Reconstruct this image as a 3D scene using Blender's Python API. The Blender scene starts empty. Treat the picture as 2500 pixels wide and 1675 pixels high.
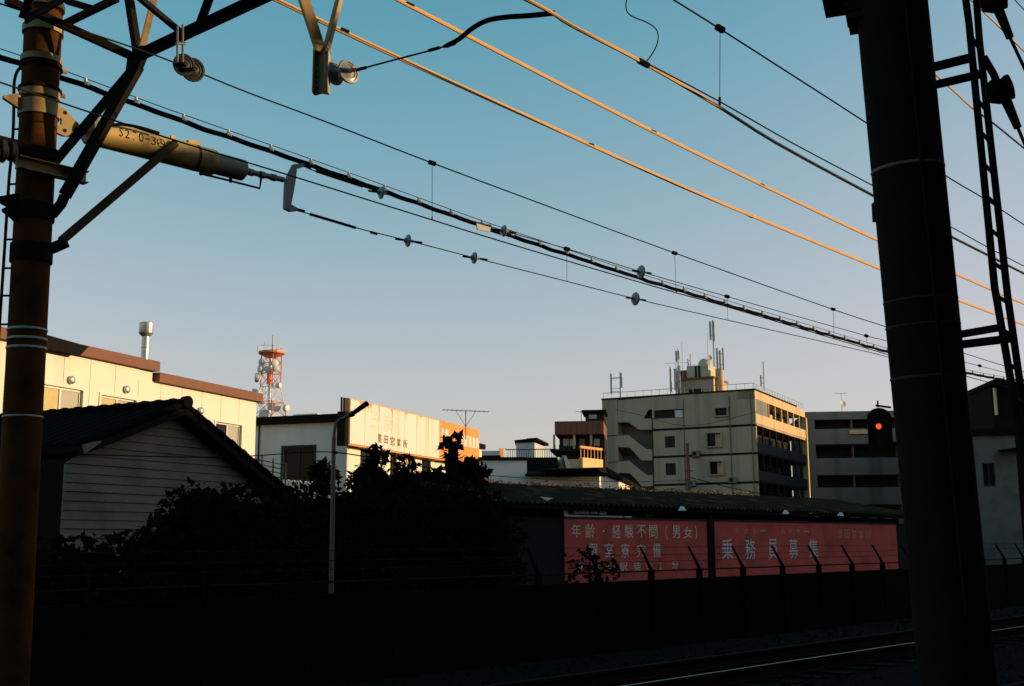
import bpy, bmesh, math, random
from mathutils import Vector, Matrix
random.seed(7)
R = math.radians
V = Vector
scene = bpy.context.scene
COL = scene.collection

# ------------------------------------------------------------------ camera
FPX, PW, PH = 2800.0, 2500.0, 1675.0          # focal length in photo pixels, photo size
PITCH, ROLL, CAMZ = R(9.88), R(0.25), 1.6
r0 = V((1, 0, 0)); fwd = V((0, math.cos(PITCH), math.sin(PITCH))); u0 = V((0, -math.sin(PITCH), math.cos(PITCH)))
cr = r0 * math.cos(ROLL) - u0 * math.sin(ROLL)
cu = r0 * math.sin(ROLL) + u0 * math.cos(ROLL)
CAM = V((0, 0, CAMZ))
cam = bpy.data.cameras.new('camera'); camo = bpy.data.objects.new('camera', cam); COL.objects.link(camo)
cam.sensor_width = 36.0; cam.lens = 36.0 * FPX / PW; cam.clip_start = 0.05; cam.clip_end = 5000
m = Matrix((cr, cu, -fwd)).transposed().to_4x4(); m.translation = CAM
camo.matrix_world = m
scene.camera = camo

# ------------------------------------------------------------------ sky, sun, exposure
SUN_AZ, SUN_EL = R(88), R(9)                   # azimuth clockwise from +Y
world = bpy.data.worlds.new('World'); scene.world = world; world.use_nodes = True
wn, wl = world.node_tree.nodes, world.node_tree.links
bg = wn['Background']; bg.inputs['Strength'].default_value = 0.10
sky = wn.new('ShaderNodeTexSky'); sky.sky_type = 'NISHITA'; sky.sun_disc = False
sky.sun_elevation = SUN_EL; sky.sun_rotation = SUN_AZ
sky.altitude = 20; sky.air_density = 1.0; sky.dust_density = 1.2; sky.ozone_density = 1.6
# even film-like response of the whole sky (soft shoulder per channel), the same in every direction
sep = wn.new('ShaderNodeSeparateColor'); com = wn.new('ShaderNodeCombineColor'); wl.new(sky.outputs[0], sep.inputs[0])
def wmath(op, a, b_):
    nd = wn.new('ShaderNodeMath'); nd.operation = op
    for i, v_ in enumerate((a, b_)):
        if isinstance(v_, (int, float)): nd.inputs[i].default_value = v_
        else: wl.new(v_, nd.inputs[i])
    return nd.outputs[0]
for ch, (A_, n_, k_) in enumerate(((3.38, 3.1, 1.27), (3.86, 1.6, 1.5), (3.95, 1.9, 1.7))):
    xn = wmath('POWER', sep.outputs[ch], n_)
    wl.new(wmath('MULTIPLY', wmath('DIVIDE', xn, wmath('ADD', xn, k_ ** n_)), A_), com.inputs[ch])
wl.new(com.outputs[0], bg.inputs['Color'])
sd = bpy.data.lights.new('sun', 'SUN'); sd.energy = 2.6; sd.angle = R(0.5); sd.color = (1.0, 0.69, 0.36)
so = bpy.data.objects.new('sun', sd); COL.objects.link(so)
sdir = V((math.sin(SUN_AZ) * math.cos(SUN_EL), math.cos(SUN_AZ) * math.cos(SUN_EL), math.sin(SUN_EL)))
so.rotation_euler = sdir.to_track_quat('Z', 'Y').to_euler(); so.location = (60, 20, 30)
scene.view_settings.view_transform = 'Standard'; scene.view_settings.look = 'None'
scene.view_settings.gamma = 1.0; scene.view_settings.exposure = 1.0
scene.view_settings.use_curve_mapping = False

# ------------------------------------------------------------------ measuring helpers
TA = R(43.4)
T2 = V((math.sin(TA), math.cos(TA), 0)); N2 = V((-math.cos(TA), math.sin(TA), 0))   # along the track / away across it
UP = V((0, 0, 1))
def ray(px, py):
    return fwd * FPX + cr * (px - PW / 2) - cu * (py - PH / 2)
def atY(px, py, Y):
    d = ray(px, py); return CAM + d * (Y / d.y)
def atd(px, py, dd):
    d = ray(px, py); return CAM + d * (dd / d.dot(N2))
def atz(px, py, z):
    d = ray(px, py); return CAM + d * ((z - CAMZ) / d.z)
def trk(s, d, z=0.0):
    return T2 * s + N2 * d + UP * z
class Wall:
    """vertical wall plane: origin at the viewer's left foot, e runs to the viewer's right, o points out of the wall"""
    def __init__(s, origin, e):
        s.q = V((origin[0], origin[1], 0)); s.e = V((e[0], e[1], 0)).normalized(); s.o = V((s.e.y, -s.e.x, 0))
    def px(s, px, py, d=0.0):
        r_ = ray(px, py); q = s.q + s.o * d
        p = CAM + r_ * ((q - CAM).dot(s.o) / r_.dot(s.o))
        return (p - s.q).dot(s.e), p.z
    def P(s, a, z, d=0.0):
        return s.q + s.e * a + s.o * d + UP * z
    def side(s, a):                    # the wall that turns back from the right end
        p = s.P(a, 0); return Wall((p.x, p.y), (-s.o.x, -s.o.y))
def az_dir(deg):
    return (math.sin(R(deg)), math.cos(R(deg)))

# ------------------------------------------------------------------ mesh helpers
class B:
    def __init__(s): s.v = []; s.f = []
    def add(s, vs, fs):
        k = len(s.v); s.v += [tuple(p) for p in vs]; s.f += [tuple(i + k for i in f) for f in fs]; return s
    def hexa(s, p):
        return s.add(p, [(0, 3, 2, 1), (4, 5, 6, 7), (0, 1, 5, 4), (1, 2, 6, 5), (2, 3, 7, 6), (3, 0, 4, 7)])
    def box(s, x0, x1, y0, y1, z0, z1):
        return s.hexa([(x0, y0, z0), (x1, y0, z0), (x1, y1, z0), (x0, y1, z0), (x0, y0, z1), (x1, y0, z1), (x1, y1, z1), (x0, y1, z1)])
    def wbox(s, W, a0, a1, z0, z1, d0, d1):
        return s.hexa([W.P(a0, z0, d1), W.P(a1, z0, d1), W.P(a1, z0, d0), W.P(a0, z0, d0), W.P(a0, z1, d1), W.P(a1, z1, d1), W.P(a1, z1, d0), W.P(a0, z1, d0)])
    def wpoly(s, W, pts, d0, d1):
        n = len(pts)
        vs = [W.P(a, z, d1) for a, z in pts] + [W.P(a, z, d0) for a, z in pts]
        return s.add(vs, [tuple(range(n)), tuple(range(2 * n - 1, n - 1, -1))] + [(i, i + n, (i + 1) % n + n, (i + 1) % n) for i in range(n)])
    def beam(s, a, b, w, h, up=UP):
        a, b = V(a), V(b); t = (b - a).normalized(); x = t.cross(up)
        if x.length < 1e-3: x = t.cross(V((1, 0, 0)))
        x.normalize(); y = x.cross(t).normalized(); x *= w / 2; y *= h / 2
        return s.hexa([a - x - y, a + x - y, b + x - y, b - x - y, a - x + y, a + x + y, b + x + y, b - x + y])
    def angle(s, a, b, w, th=0.012, up=UP, flip=1):       # an L-section steel member
        a, b = V(a), V(b); t = (b - a).normalized(); x = t.cross(up).normalized(); y = x.cross(t).normalized()
        s.beam(a, b, th, w, up); o = x * (flip * (w / 2)) + y * (w / 2)
        return s.beam(a + o, b + o, w, th, up)
    def tube(s, pts, r, n=8, caps=True):
        pts = [V(p) for p in pts]; m_ = len(pts); rs = r if isinstance(r, (list, tuple)) else [r] * m_
        vs = []; prev = None
        for i, p in enumerate(pts):
            t = (pts[min(i + 1, m_ - 1)] - pts[max(i - 1, 0)])
            t = t.normalized() if t.length > 1e-9 else UP
            if prev is None:
                x = t.cross(UP)
                if x.length < 1e-3: x = t.cross(V((0, 1, 0)))
            else:
                x = prev - t * prev.dot(t)
            x.normalize(); prev = x; y = t.cross(x)
            for k in range(n):
                c = 2 * math.pi * k / n; vs.append(p + (x * math.cos(c) + y * math.sin(c)) * rs[i])
        fs = [(i * n + k, i * n + (k + 1) % n, (i + 1) * n + (k + 1) % n, (i + 1) * n + k) for i in range(m_ - 1) for k in range(n)]
        if caps: fs += [tuple(range(n - 1, -1, -1)), tuple(range((m_ - 1) * n, m_ * n))]
        return s.add(vs, fs)
    def vee(s, a, b, o1, o2, th=0.012):                      # angle iron with its corner towards the viewer: o1, o2 are the two flange edges
        a, b, o1, o2 = V(a), V(b), V(o1), V(o2)
        for o in (o1, o2):
            n_ = (b - a).cross(o).normalized() * th
            if n_.y < 0: n_ = -n_
            s.hexa([a, a + o, a + o + n_, a + n_, b, b + o, b + o + n_, b + n_])
        return s
    def lathe(s, c, axis, prof, n=16):                     # prof: (radius, distance along axis)
        c = V(c); ax = V(axis).normalized()
        return s.tube2([c + ax * h for _, h in prof], [max(r_, 1e-4) for r_, _ in prof], ax, n)
    def tube2(s, pts, rs, ax, n):
        x = ax.cross(UP)
        if x.length < 1e-3: x = ax.cross(V((0, 1, 0)))
        x.normalize(); y = ax.cross(x); vs = []
        for p, r_ in zip(pts, rs):
            for k in range(n):
                c = 2 * math.pi * k / n; vs.append(p + (x * math.cos(c) + y * math.sin(c)) * r_)
        m_ = len(pts)
        fs = [(i * n + k, i * n + (k + 1) % n, (i + 1) * n + (k + 1) % n, (i + 1) * n + k) for i in range(m_ - 1) for k in range(n)]
        fs += [tuple(range(n - 1, -1, -1)), tuple(range((m_ - 1) * n, m_ * n))]
        return s.add(vs, fs)
    def holes(s, W, a0, a1, z0, z1, hs, th=0.2, d=0.0):    # wall slab with rectangular openings
        A = sorted({a0, a1} | {min(max(x, a0), a1) for h in hs for x in h[:2]}); Z = sorted({z0, z1} | {min(max(z, z0), z1) for h in hs for z in h[2:4]})
        for j in range(len(Z) - 1):
            run = None; zc = (Z[j] + Z[j + 1]) / 2
            for i in range(len(A) - 1):
                ac = (A[i] + A[i + 1]) / 2
                solid = not any(h[0] < ac < h[1] and h[2] < zc < h[3] for h in hs)
                if solid and run is None: run = A[i]
                if not solid and run is not None: s.wbox(W, run, A[i], Z[j], Z[j + 1], d - th, d); run = None
            if run is not None: s.wbox(W, run, A[-1], Z[j], Z[j + 1], d - th, d)
        return s

ROOTS = {}
def thing(name, label, cat, loc, group=None, rotz=0.0):
    o = bpy.data.objects.new(name, None); COL.objects.link(o); o.empty_display_size = 0.2
    o.location = loc; o.rotation_euler = (0, 0, rotz)
    o['label'] = label; o['category'] = cat
    if group: o['group'] = group
    ROOTS[o.name] = Matrix.Translation(V(loc)) @ Matrix.Rotation(rotz, 4, 'Z')
    return o
def root_m(p):
    while p.parent: p = p.parent
    return ROOTS.get(p.name)
def mesh_of(name, b, mats, smooth=False):
    me = bpy.data.meshes.new(name); me.from_pydata(b.v, [], b.f)
    for mm in (mats if isinstance(mats, (list, tuple)) else [mats]): me.materials.append(MAT[mm] if isinstance(mm, str) else mm)
    bm = bmesh.new(); bm.from_mesh(me); bmesh.ops.recalc_face_normals(bm, faces=bm.faces); bm.to_mesh(me); bm.free()
    if smooth:
        me.polygons.foreach_set('use_smooth', [True] * len(me.polygons))
        try: me.set_sharp_from_angle(angle=R(40))
        except Exception: pass
    return me
def obj(name, b, mat, parent=None, smooth=False, label=None, cat=None, group=None, kind=None):
    """b holds world coordinates; they are rewritten in the frame of the thing the part belongs to"""
    if parent is not None:
        M = root_m(parent)
        inv = M.inverted() if M else Matrix()
        b.v = [tuple(inv @ V(p)) for p in b.v]; loc = None
    else:
        xs = [p[0] for p in b.v]; ys = [p[1] for p in b.v]; zs = [p[2] for p in b.v]
        loc = V(((min(xs) + max(xs)) / 2, (min(ys) + max(ys)) / 2, min(zs)))
        if kind == 'structure': loc = V((0, 0, 0))
        b.v = [(p[0] - loc.x, p[1] - loc.y, p[2] - loc.z) for p in b.v]
    o = bpy.data.objects.new(name, mesh_of(name, b, mat, smooth)); COL.objects.link(o)
    if parent is not None: o.parent = parent
    else:
        o.location = loc; ROOTS[o.name] = Matrix.Translation(loc)
    for k, x in (('label', label), ('category', cat), ('group', group), ('kind', kind)):
        if x: o[k] = x
    return o
def piece(name, me, parent, M):
    """a piece that shares mesh data; M is its world matrix"""
    o = bpy.data.objects.new(name, me); COL.objects.link(o); o.parent = parent
    rm = root_m(parent); o.matrix_local = (rm.inverted() if rm else Matrix()) @ M
    return o
def label(o, text): o['label'] = text; return o
def smooth_path(pts, k=4):
    pts = [V(p) for p in pts]; out = []
    for i in range(len(pts) - 1):
        p0, p1, p2, p3 = pts[max(i - 1, 0)], pts[i], pts[i + 1], pts[min(i + 2, len(pts) - 1)]
        for j in range(k):
            t = j / k
            out.append(0.5 * ((2 * p1) + (p2 - p0) * t + (2 * p0 - 5 * p1 + 4 * p2 - p3) * t * t + (3 * p1 - p0 - 3 * p2 + p3) * t ** 3))
    return out + [pts[-1]]
def glyphs(txt):
    """flat mesh of a piece of lettering, scaled to a unit box: list of (verts2d, faces)"""
    cu_ = bpy.data.curves.new('lettering', 'FONT'); cu_.body = txt; cu_.resolution_u = 2
    o = bpy.data.objects.new('lettering', cu_); COL.objects.link(o)
    bpy.context.view_layer.update()
    me = bpy.data.meshes.new_from_object(o.evaluated_get(bpy.context.evaluated_depsgraph_get()))
    vs = [(v.co.x, v.co.y) for v in me.vertices]; fs = [tuple(p.vertices) for p in me.polygons]
    COL.objects.unlink(o); bpy.data.objects.remove(o); bpy.data.curves.remove(cu_); bpy.data.meshes.remove(me)
    if not vs: return [], []
    x0 = min(v[0] for v in vs); x1 = max(v[0] for v in vs); y0 = min(v[1] for v in vs); y1 = max(v[1] for v in vs)
    return [((x - x0) / (x1 - x0 or 1), (y - y0) / (y1 - y0 or 1)) for x, y in vs], fs
def letter(W, txt, a0, a1, z0, z1, d, mat, parent, name='lettering', fn=None):
    vs, fs = glyphs(txt)
    if not vs: return None
    P = fn or (lambda x, y: W.P(a0 + (a1 - a0) * x, z0 + (z1 - z0) * y, d))
    return obj(name, B().add([P(x, y) for x, y in vs], fs), mat, parent)

# ------------------------------------------------------------------ materials
MAT = {}
def mat(name, col, rough=0.7, var=0.15, scale=3.0, metal=0.0, bump=0.0, stain=None, stain_amt=0.0, emit=0.0, coat=0.0, streak=False, spec=None):
    ma = bpy.data.materials.new(name); ma.use_nodes = True; nt = ma.node_tree; nn, ll = nt.nodes, nt.links
    p = nn['Principled BSDF']; p.inputs['Roughness'].default_value = rough; p.inputs['Metallic'].default_value = metal
    sp_ = spec if spec is not None else (0.5 if max(col) > 0.1 or rough < .5 else 0.02)
    p.inputs['Specular IOR Level'].default_value = sp_
    if coat: p.inputs['Coat Weight'].default_value = coat
    tc = nn.new('ShaderNodeTexCoord'); src = tc.outputs['Object']
    no = nn.new('ShaderNodeTexNoise'); no.inputs['Scale'].default_value = scale; no.inputs['Detail'].default_value = 6; no.inputs['Roughness'].default_value = 0.65
    ll.new(src, no.inputs['Vector'])
    mx = nn.new('ShaderNodeMix'); mx.data_type = 'RGBA'
    lo = [c * (1 - var) for c in col] + [1]; hi = [min(c * (1 + var), 1) for c in col] + [1]
    mx.inputs[6].default_value = lo; mx.inputs[7].default_value = hi; ll.new(no.outputs['Fac'], mx.inputs[0]); out = mx.outputs[2]
    if stain:
        n2 = nn.new('ShaderNodeTexNoise'); n2.inputs['Scale'].default_value = scale * 0.7; n2.inputs['Detail'].default_value = 8
        if streak:
            mp = nn.new('ShaderNodeMapping'); mp.inputs['Scale'].default_value = (1, 1, 0.06); ll.new(src, mp.inputs['Vector']); ll.new(mp.outputs[0], n2.inputs['Vector'])
        else: ll.new(src, n2.inputs['Vector'])
        rp = nn.new('ShaderNodeValToRGB'); rp.color_ramp.elements[0].position = 0.60 - 0.25 * stain_amt; rp.color_ramp.elements[1].position = 0.78 - 0.15 * stain_amt
        ll.new(n2.outputs['Fac'], rp.inputs[0])
        m2 = nn.new('ShaderNodeMix'); m2.data_type = 'RGBA'; m2.inputs[7].default_value = list(stain) + [1]
        ll.new(out, m2.inputs[6]); ll.new(rp.outputs[0], m2.inputs[0]); out = m2.outputs[2]
    ll.new(out, p.inputs['Base Color'])
    if bump:
        bp = nn.new('ShaderNodeBump'); bp.inputs['Strength'].default_value = bump; bp.inputs['Distance'].default_value = 0.02
        n3 = nn.new('ShaderNodeTexNoise'); n3.inputs['Scale'].default_value = scale * 8; n3.inputs['Detail'].default_value = 4; ll.new(src, n3.inputs['Vector'])
        ll.new(n3.outputs['Fac'], bp.inputs['Height']); ll.new(bp.outputs[0], p.inputs['Normal'])
    if emit:
        p.inputs['Emission Color'].default_value = list(col) + [1]; p.inputs['Emission Strength'].default_value = emit
    MAT[name] = ma; return ma
mat('earth', (0.006, 0.0052, 0.0045), 1.0, 0.4, 0.5, bump=0.5)
mat('ballast', (0.004, 0.0035, 0.003), 1.0, 0.5, 9, bump=1.0)
mat('asphalt', (0.025, 0.025, 0.025), 0.9, 0.25, 4, bump=0.4)
mat('sleeper', (0.008, 0.007, 0.006), 0.9, 0.3, 5, bump=0.3)
mat('rail_steel', (0.020, 0.014, 0.011), 0.9, 0.3, 8)
mat('rail_polished', (0.15, 0.145, 0.14), 0.4, 0.3, 8, metal=0.8)
mat('pole_rust', (0.085, 0.030, 0.0075), 0.85, 0.35, 5, bump=0.15, stain=(0.03, 0.014, 0.007), stain_amt=0.6, spec=0.05)
mat('pole_dark', (0.013, 0.010, 0.009), 0.85, 0.35, 5, bump=0.2)
mat('steel_dark', (0.018, 0.013, 0.011), 0.75, 0.3, 8, bump=0.1)
mat('steel_mid', (0.085, 0.055, 0.030), 0.75, 0.3, 7)
mat('steel_tan', (0.40, 0.27, 0.115), 0.7, 0.25, 7, stain=(0.09, 0.045, 0.02), stain_amt=0.4)
mat('band_cream', (0.30, 0.205, 0.07), 0.6, 0.2, 10, stain=(0.2, 0.1, 0.04), stain_amt=0.3)
mat('band_grey', (0.42, 0.42, 0.40), 0.6, 0.3, 14)
mat('chalk_line', (0.13, 0.12, 0.11), 0.9, 0.6, 30)
mat('weld_faint', (0.045, 0.04, 0.036), 0.9, 0.7, 30)
mat('balancer_paint', (0.46, 0.31, 0.085), 0.55, 0.2, 4, stain=(0.14, 0.07, 0.025), stain_amt=0.35)
mat('balancer_dark', (0.16, 0.14, 0.11), 0.6, 0.3, 6)
mat('zinc', (0.13, 0.135, 0.13), 0.55, 0.25, 9, metal=0.3)
mat('wire_dark', (0.020, 0.020, 0.020), 0.7, 0.3, 20)
mat('wire_copper', (0.80, 0.43, 0.12), 0.5, 0.15, 30)
mat('cable_black', (0.006, 0.006, 0.006), 0.9, 0.3, 20, spec=0.02)
mat('porcelain', (0.26, 0.28, 0.28), 0.35, 0.2, 20)
mat('porcelain_dark', (0.035, 0.032, 0.03), 0.55, 0.3, 20, spec=0.2)
mat('porcelain_black', (0.010, 0.009, 0.009), 0.8, 0.3, 20)
mat('clip_pale', (0.72, 0.62, 0.45), 0.6, 0.2, 20)
mat('paint_black', (0.018, 0.016, 0.015), 0.7, 0.3, 10)
mat('wall_cream', (0.72, 0.68, 0.56), 0.8, 0.06, 1.2, stain=(0.60, 0.54, 0.42), stain_amt=0.2, streak=True)
mat('wall_white', (0.62, 0.63, 0.60), 0.8, 0.08, 1.0, stain=(0.42, 0.42, 0.39), stain_amt=0.25, streak=True)
mat('fascia_brown', (0.17, 0.065, 0.034), 0.75, 0.2, 4)
mat('roof_black', (0.013, 0.011, 0.010), 0.9, 0.3, 4, spec=0.02)
mat('tile_black', (0.006, 0.005, 0.0045), 0.9, 0.4, 3, bump=0.2, spec=0.02)
mat('siding', (0.165, 0.145, 0.112), 0.85, 0.15, 2.0, stain=(0.10, 0.09, 0.07), stain_amt=0.5)
mat('soot_wood', (0.014, 0.012, 0.010), 0.9, 0.3, 4)
mat('glass_dark', (0.012, 0.013, 0.014), 0.2, 0.2, 2, spec=0.12)
mat('glass_pale', (0.40, 0.38, 0.30), 0.3, 0.15, 2)
mat('curtain', (0.55, 0.44, 0.20), 0.9, 0.15, 6)
mat('alu', (0.55, 0.54, 0.50), 0.4, 0.1, 6, metal=0.3)
mat('steel_pipe', (0.55, 0.52, 0.45), 0.35, 0.15, 5, metal=0.7)
mat('sign_white', (0.68, 0.64, 0.56), 0.6, 0.05, 1.5, stain=(0.72, 0.44, 0.20), stain_amt=0.15, streak=True)
mat('sign_rust', (0.62, 0.28, 0.08), 0.8, 0.35, 6)
mat('sign_orange', (0.78, 0.27, 0.05), 0.6, 0.1, 2)
mat('letter_brown', (0.10, 0.055, 0.025), 0.8, 0.3, 10)
mat('ghost_letter', (0.66, 0.58, 0.44), 0.8, 0.2, 4)
mat('letter_faint', (0.62, 0.24, 0.19), 0.8, 0.3, 10)
mat('letter_tan', (0.55, 0.40, 0.20), 0.8, 0.3, 10)
mat('letter_white', (0.62, 0.60, 0.54), 0.8, 0.2, 10)
mat('sign_red', (0.62, 0.105, 0.085), 0.8, 0.16, 2.2, stain=(0.42, 0.08, 0.07), stain_amt=0.5, spec=0.1)
mat('letter_pale', (0.78, 0.73, 0.60), 0.85, 0.3, 12)
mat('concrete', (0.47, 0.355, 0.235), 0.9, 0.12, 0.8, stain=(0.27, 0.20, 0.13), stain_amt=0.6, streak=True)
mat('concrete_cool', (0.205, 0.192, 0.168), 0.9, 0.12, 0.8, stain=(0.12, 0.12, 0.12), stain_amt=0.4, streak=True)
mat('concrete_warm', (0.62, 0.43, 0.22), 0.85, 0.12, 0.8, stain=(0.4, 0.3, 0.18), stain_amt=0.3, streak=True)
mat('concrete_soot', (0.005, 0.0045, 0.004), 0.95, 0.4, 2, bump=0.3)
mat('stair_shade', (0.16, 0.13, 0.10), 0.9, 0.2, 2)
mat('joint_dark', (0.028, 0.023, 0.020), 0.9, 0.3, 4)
mat('brick_brown', (0.21, 0.075, 0.040), 0.85, 0.25, 3)
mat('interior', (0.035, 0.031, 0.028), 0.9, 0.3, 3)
mat('corrugated', (0.034, 0.022, 0.015), 0.85, 0.5, 3, stain=(0.17, 0.08, 0.028), stain_amt=0.25, spec=0.05)  # lighter rust patches stand in for sun sparkles on the crests
mat('metal_and_shade', (0.045, 0.045, 0.045), 0.8, 0.3, 3)
mat('tower_red', (0.72, 0.20, 0.07), 0.5, 0.1, 1)
mat('tower_white', (0.80, 0.76, 0.68), 0.5, 0.1, 1)
mat('dish', (0.70, 0.66, 0.56), 0.5, 0.15, 1)
mat('antenna_grey', (0.42, 0.41, 0.38), 0.5, 0.15, 2)
mat('tank_cream', (0.50, 0.46, 0.30), 0.7, 0.1, 1)
mat('lamp_post', (0.15, 0.10, 0.055), 0.6, 0.25, 6)
mat('lamp_white', (0.60, 0.64, 0.66), 0.5, 0.1, 5)
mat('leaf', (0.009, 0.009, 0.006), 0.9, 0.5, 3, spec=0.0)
mat('sparkle_brown', (0.22, 0.115, 0.042), 0.9, 0.5, 6)
mat('bark', (0.03, 0.022, 0.016), 0.9, 0.4, 8)
mat('signal_black', (0.008, 0.008, 0.008), 0.8, 0.2, 8)
mat('signal_red', (1.0, 0.055, 0.012), 0.4, 0.0, 8, emit=1.0)
mat('orange_paint', (0.75, 0.33, 0.08), 0.7, 0.15, 2)
mat('yellow_wall', (0.72, 0.50, 0.22), 0.8, 0.12, 1.5)
mat('shed_wall', (0.024, 0.023, 0.022), 0.9, 0.4, 3)
mat('dark_wall', (0.035, 0.032, 0.03), 0.9, 0.3, 1)
mat('tag_plate', (0.30, 0.29, 0.25), 0.6, 0.2, 20)

# ================================================================== ground and track
obj('ground', B().add([(-3000, -3000, -0.30), (3000, -3000, -0.30), (3000, 3000, -0.30), (-3000, 3000, -0.30)], [(0, 1, 2, 3)]), 'earth', kind='structure')
def strip(d0, d1, z, s0=-60, s1=220):
    return B().add([trk(s0, d0, z), trk(s1, d0, z), trk(s1, d1, z), trk(s0, d1, z)], [(0, 1, 2, 3)])
b = B(); prof = [(1.6, -0.30), (2.9, -0.02), (10.9, -0.02), (12.2, -0.30)]
for i in range(3):
    (da, za), (db, zb) = prof[i], prof[i + 1]
    b.add([trk(-60, da, za + .004), trk(220, da, za + .004), trk(220, db, zb + .004), trk(-60, db, zb + .004)], [(0, 1, 2, 3)])
obj('track_bed', b, 'ballast', kind='structure')
b = B(); rr = random.Random(3)
for i in range(5200):
    s_, d_ = rr.uniform(2, 44), rr.uniform(2.7, 11.1); q = trk(s_, d_, -0.01); r_ = rr.uniform(.02, .05)
    vs = [q + V((rr.uniform(-1, 1), rr.uniform(-1, 1), rr.uniform(-.4, 1))) * r_ for _ in range(4)]
    b.add(vs, [(0, 1, 2), (0, 2, 3), (0, 3, 1), (1, 3, 2)])
obj('ballast_stones', b, 'ballast', label='dark crushed ballast stones lying along the railway tracks', cat='ballast', kind='stuff')
obj('street', strip(13.5, 17.6, -0.294), 'asphalt', kind='structure')

sl = B().box(-1.0, 1.0, -.11, .11, -.16, 0.0); sleeper_me = mesh_of('sleeper', sl, 'sleeper')
def rail_b(d):
    b = B(); s0, s1 = -20, 120
    for w, za, zb in ((.125, .0, .02), (.018, .02, .12), (.065, .12, .155)):
        b.hexa([trk(s0, d - w / 2, za), trk(s1, d - w / 2, za), trk(s1, d + w / 2, za), trk(s0, d + w / 2, za),
                trk(s0, d - w / 2, zb), trk(s1, d - w / 2, zb), trk(s1, d + w / 2, zb), trk(s0, d + w / 2, zb)])
    return b
for dc, lab in ((4.1, 'railway track nearest the camera with dull brown rails'), (8.05, 'railway track on the far side, its near rail catching a thin pale glint')):
    t = thing('railway_track', lab, 'track', trk(10, dc), group='parallel railway tracks')
    r1_ = obj('rail', rail_b(dc - .5335), 'rail_steel', t); obj('rail', rail_b(dc + .5335), 'rail_steel', t)
    if dc > 8:  # pale strip on this one rail only, put there as its glint
        hd = dc - .5335
        obj('rail_glint_strip', B().hexa([trk(-20, hd - .02, .1555), trk(120, hd - .02, .1555), trk(120, hd + .014, .1555), trk(-20, hd + .014, .1555), trk(-20, hd - .02, .158), trk(120, hd - .02, .158), trk(120, hd + .014, .158), trk(-20, hd + .014, .158)]), 'rail_polished', r1_)  # pale strip stands in for the glint on the rail
    for k in range(56):
        q = trk(-2 + k * .62, dc, .0)
        M = Matrix((( N2.x, T2.x, 0, q.x), (N2.y, T2.y, 0, q.y), (0, 0, 1, 0), (0, 0, 0, 1)))
        piece('sleeper', sleeper_me, t, M)

# ================================================================== unseen buildings behind the camera and to its right, shaped to cast the shade
def block(name, lab, s0, s1, d0, d1, h, roofm='roof_black', wallm='dark_wall', n=5, fl=2):
    t = thing(name, lab, 'building', trk((s0 + s1) / 2, (d0 + d1) / 2, -.3))
    p = trk(s1, d1); W = Wall((p.x, p.y), (-T2.x, -T2.y)); L = s1 - s0; D = d1 - d0
    hs = []
    for f in range(fl):
        for i in range(n):
            a = (i + .5) * L / n; z = .8 + f * (h - .6) / fl
            hs.append((a - .9, a + .9, z, z + 1.5))
    obj('wall', B().holes(W, 0, L, -.3, h, hs, .2), wallm, t)
    obj('body', B().wbox(W, .003, L - .003, -.3, h - .003, -D, -.21), wallm, t)
    for q in hs:
        w = obj('window', B().holes(W, q[0], q[1], q[2], q[3], [(q[0] + .06, q[1] - .06, q[2] + .06, q[3] - .06)], .08, -.06), 'alu', t)
        obj('pane', B().wbox(W, q[0] + .06, q[1] - .06, q[2] + .06, q[3] - .06, -.12, -.09), 'glass_dark', w)
    obj('roof', B().wbox(W, -.3, L + .3, h + .002, h + .25, -D - .3, .3), roofm, t)
block('tall_shade_block', 'unseen tall building behind the camera, made tall to cut the sky light', -40, 12.5, -26, -4, 19.0, n=12, fl=5)
block('low_shade_block', 'unseen low building, kept low so the sun reaches the near wires', 12.8, 18.3, -22, -4, 5.9, n=2, fl=1)
block('mast_shade_block', 'unseen narrow building shaped to shade the lower left mast', 18.65, 22.4, -6, -3, 8.4, n=2, fl=3)
block('yoke_shade_block', 'unseen narrow building raised to shade the yoke plate', 22.85, 25.2, -6, -3, 9.45, n=1, fl=3)
block('gable_shade_block', 'unseen building shaped to shade the dark gable and the trees', 31.0, 45.0, -10, -3, 9.3, n=4, fl=3)
block('sign_shade_block', 'unseen long building far along the near side, shaped to shade the red sign', 45.4, 84, -14, -3, 7.2, n=8, fl=2)

# ================================================================== lineside fence
FD = 13.0
ws = [atd(755, 1395, FD), atd(2150, 1385, FD)]
f0 = atd(1468, 1418, FD); zt = f0.z - .02              # top of the low wall
fr = thing('lineside_fence', 'dark lineside wall with cranked concrete posts and a top wire before the red sign', 'fence', trk(18, FD, -.3))
pitch_s = 1.56; s_first = atd(1590, 1400, FD).dot(T2) - pitch_s * 14
zrail = atd(1590, 1394, FD).z
post_b = B().box(-.04, .04, -.05, .05, -.3, zt + .18)
post_b.tube([(0, 0, zt + .1), (0, 0, zrail + .02), (0, .09, zrail + .18), (0, .24, zrail + .44)], [.038, .034, .027, .022], 6)
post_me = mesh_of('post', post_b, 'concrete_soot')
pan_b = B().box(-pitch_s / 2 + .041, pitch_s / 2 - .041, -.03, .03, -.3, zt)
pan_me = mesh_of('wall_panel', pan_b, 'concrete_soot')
NP = 36
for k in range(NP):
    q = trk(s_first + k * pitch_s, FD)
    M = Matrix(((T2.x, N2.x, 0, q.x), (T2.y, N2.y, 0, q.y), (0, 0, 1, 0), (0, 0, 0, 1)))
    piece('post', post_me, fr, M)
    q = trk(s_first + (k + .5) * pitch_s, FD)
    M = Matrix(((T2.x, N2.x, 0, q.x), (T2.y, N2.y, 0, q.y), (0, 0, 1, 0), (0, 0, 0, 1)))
    piece('wall_panel', pan_me, fr, M)
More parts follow.
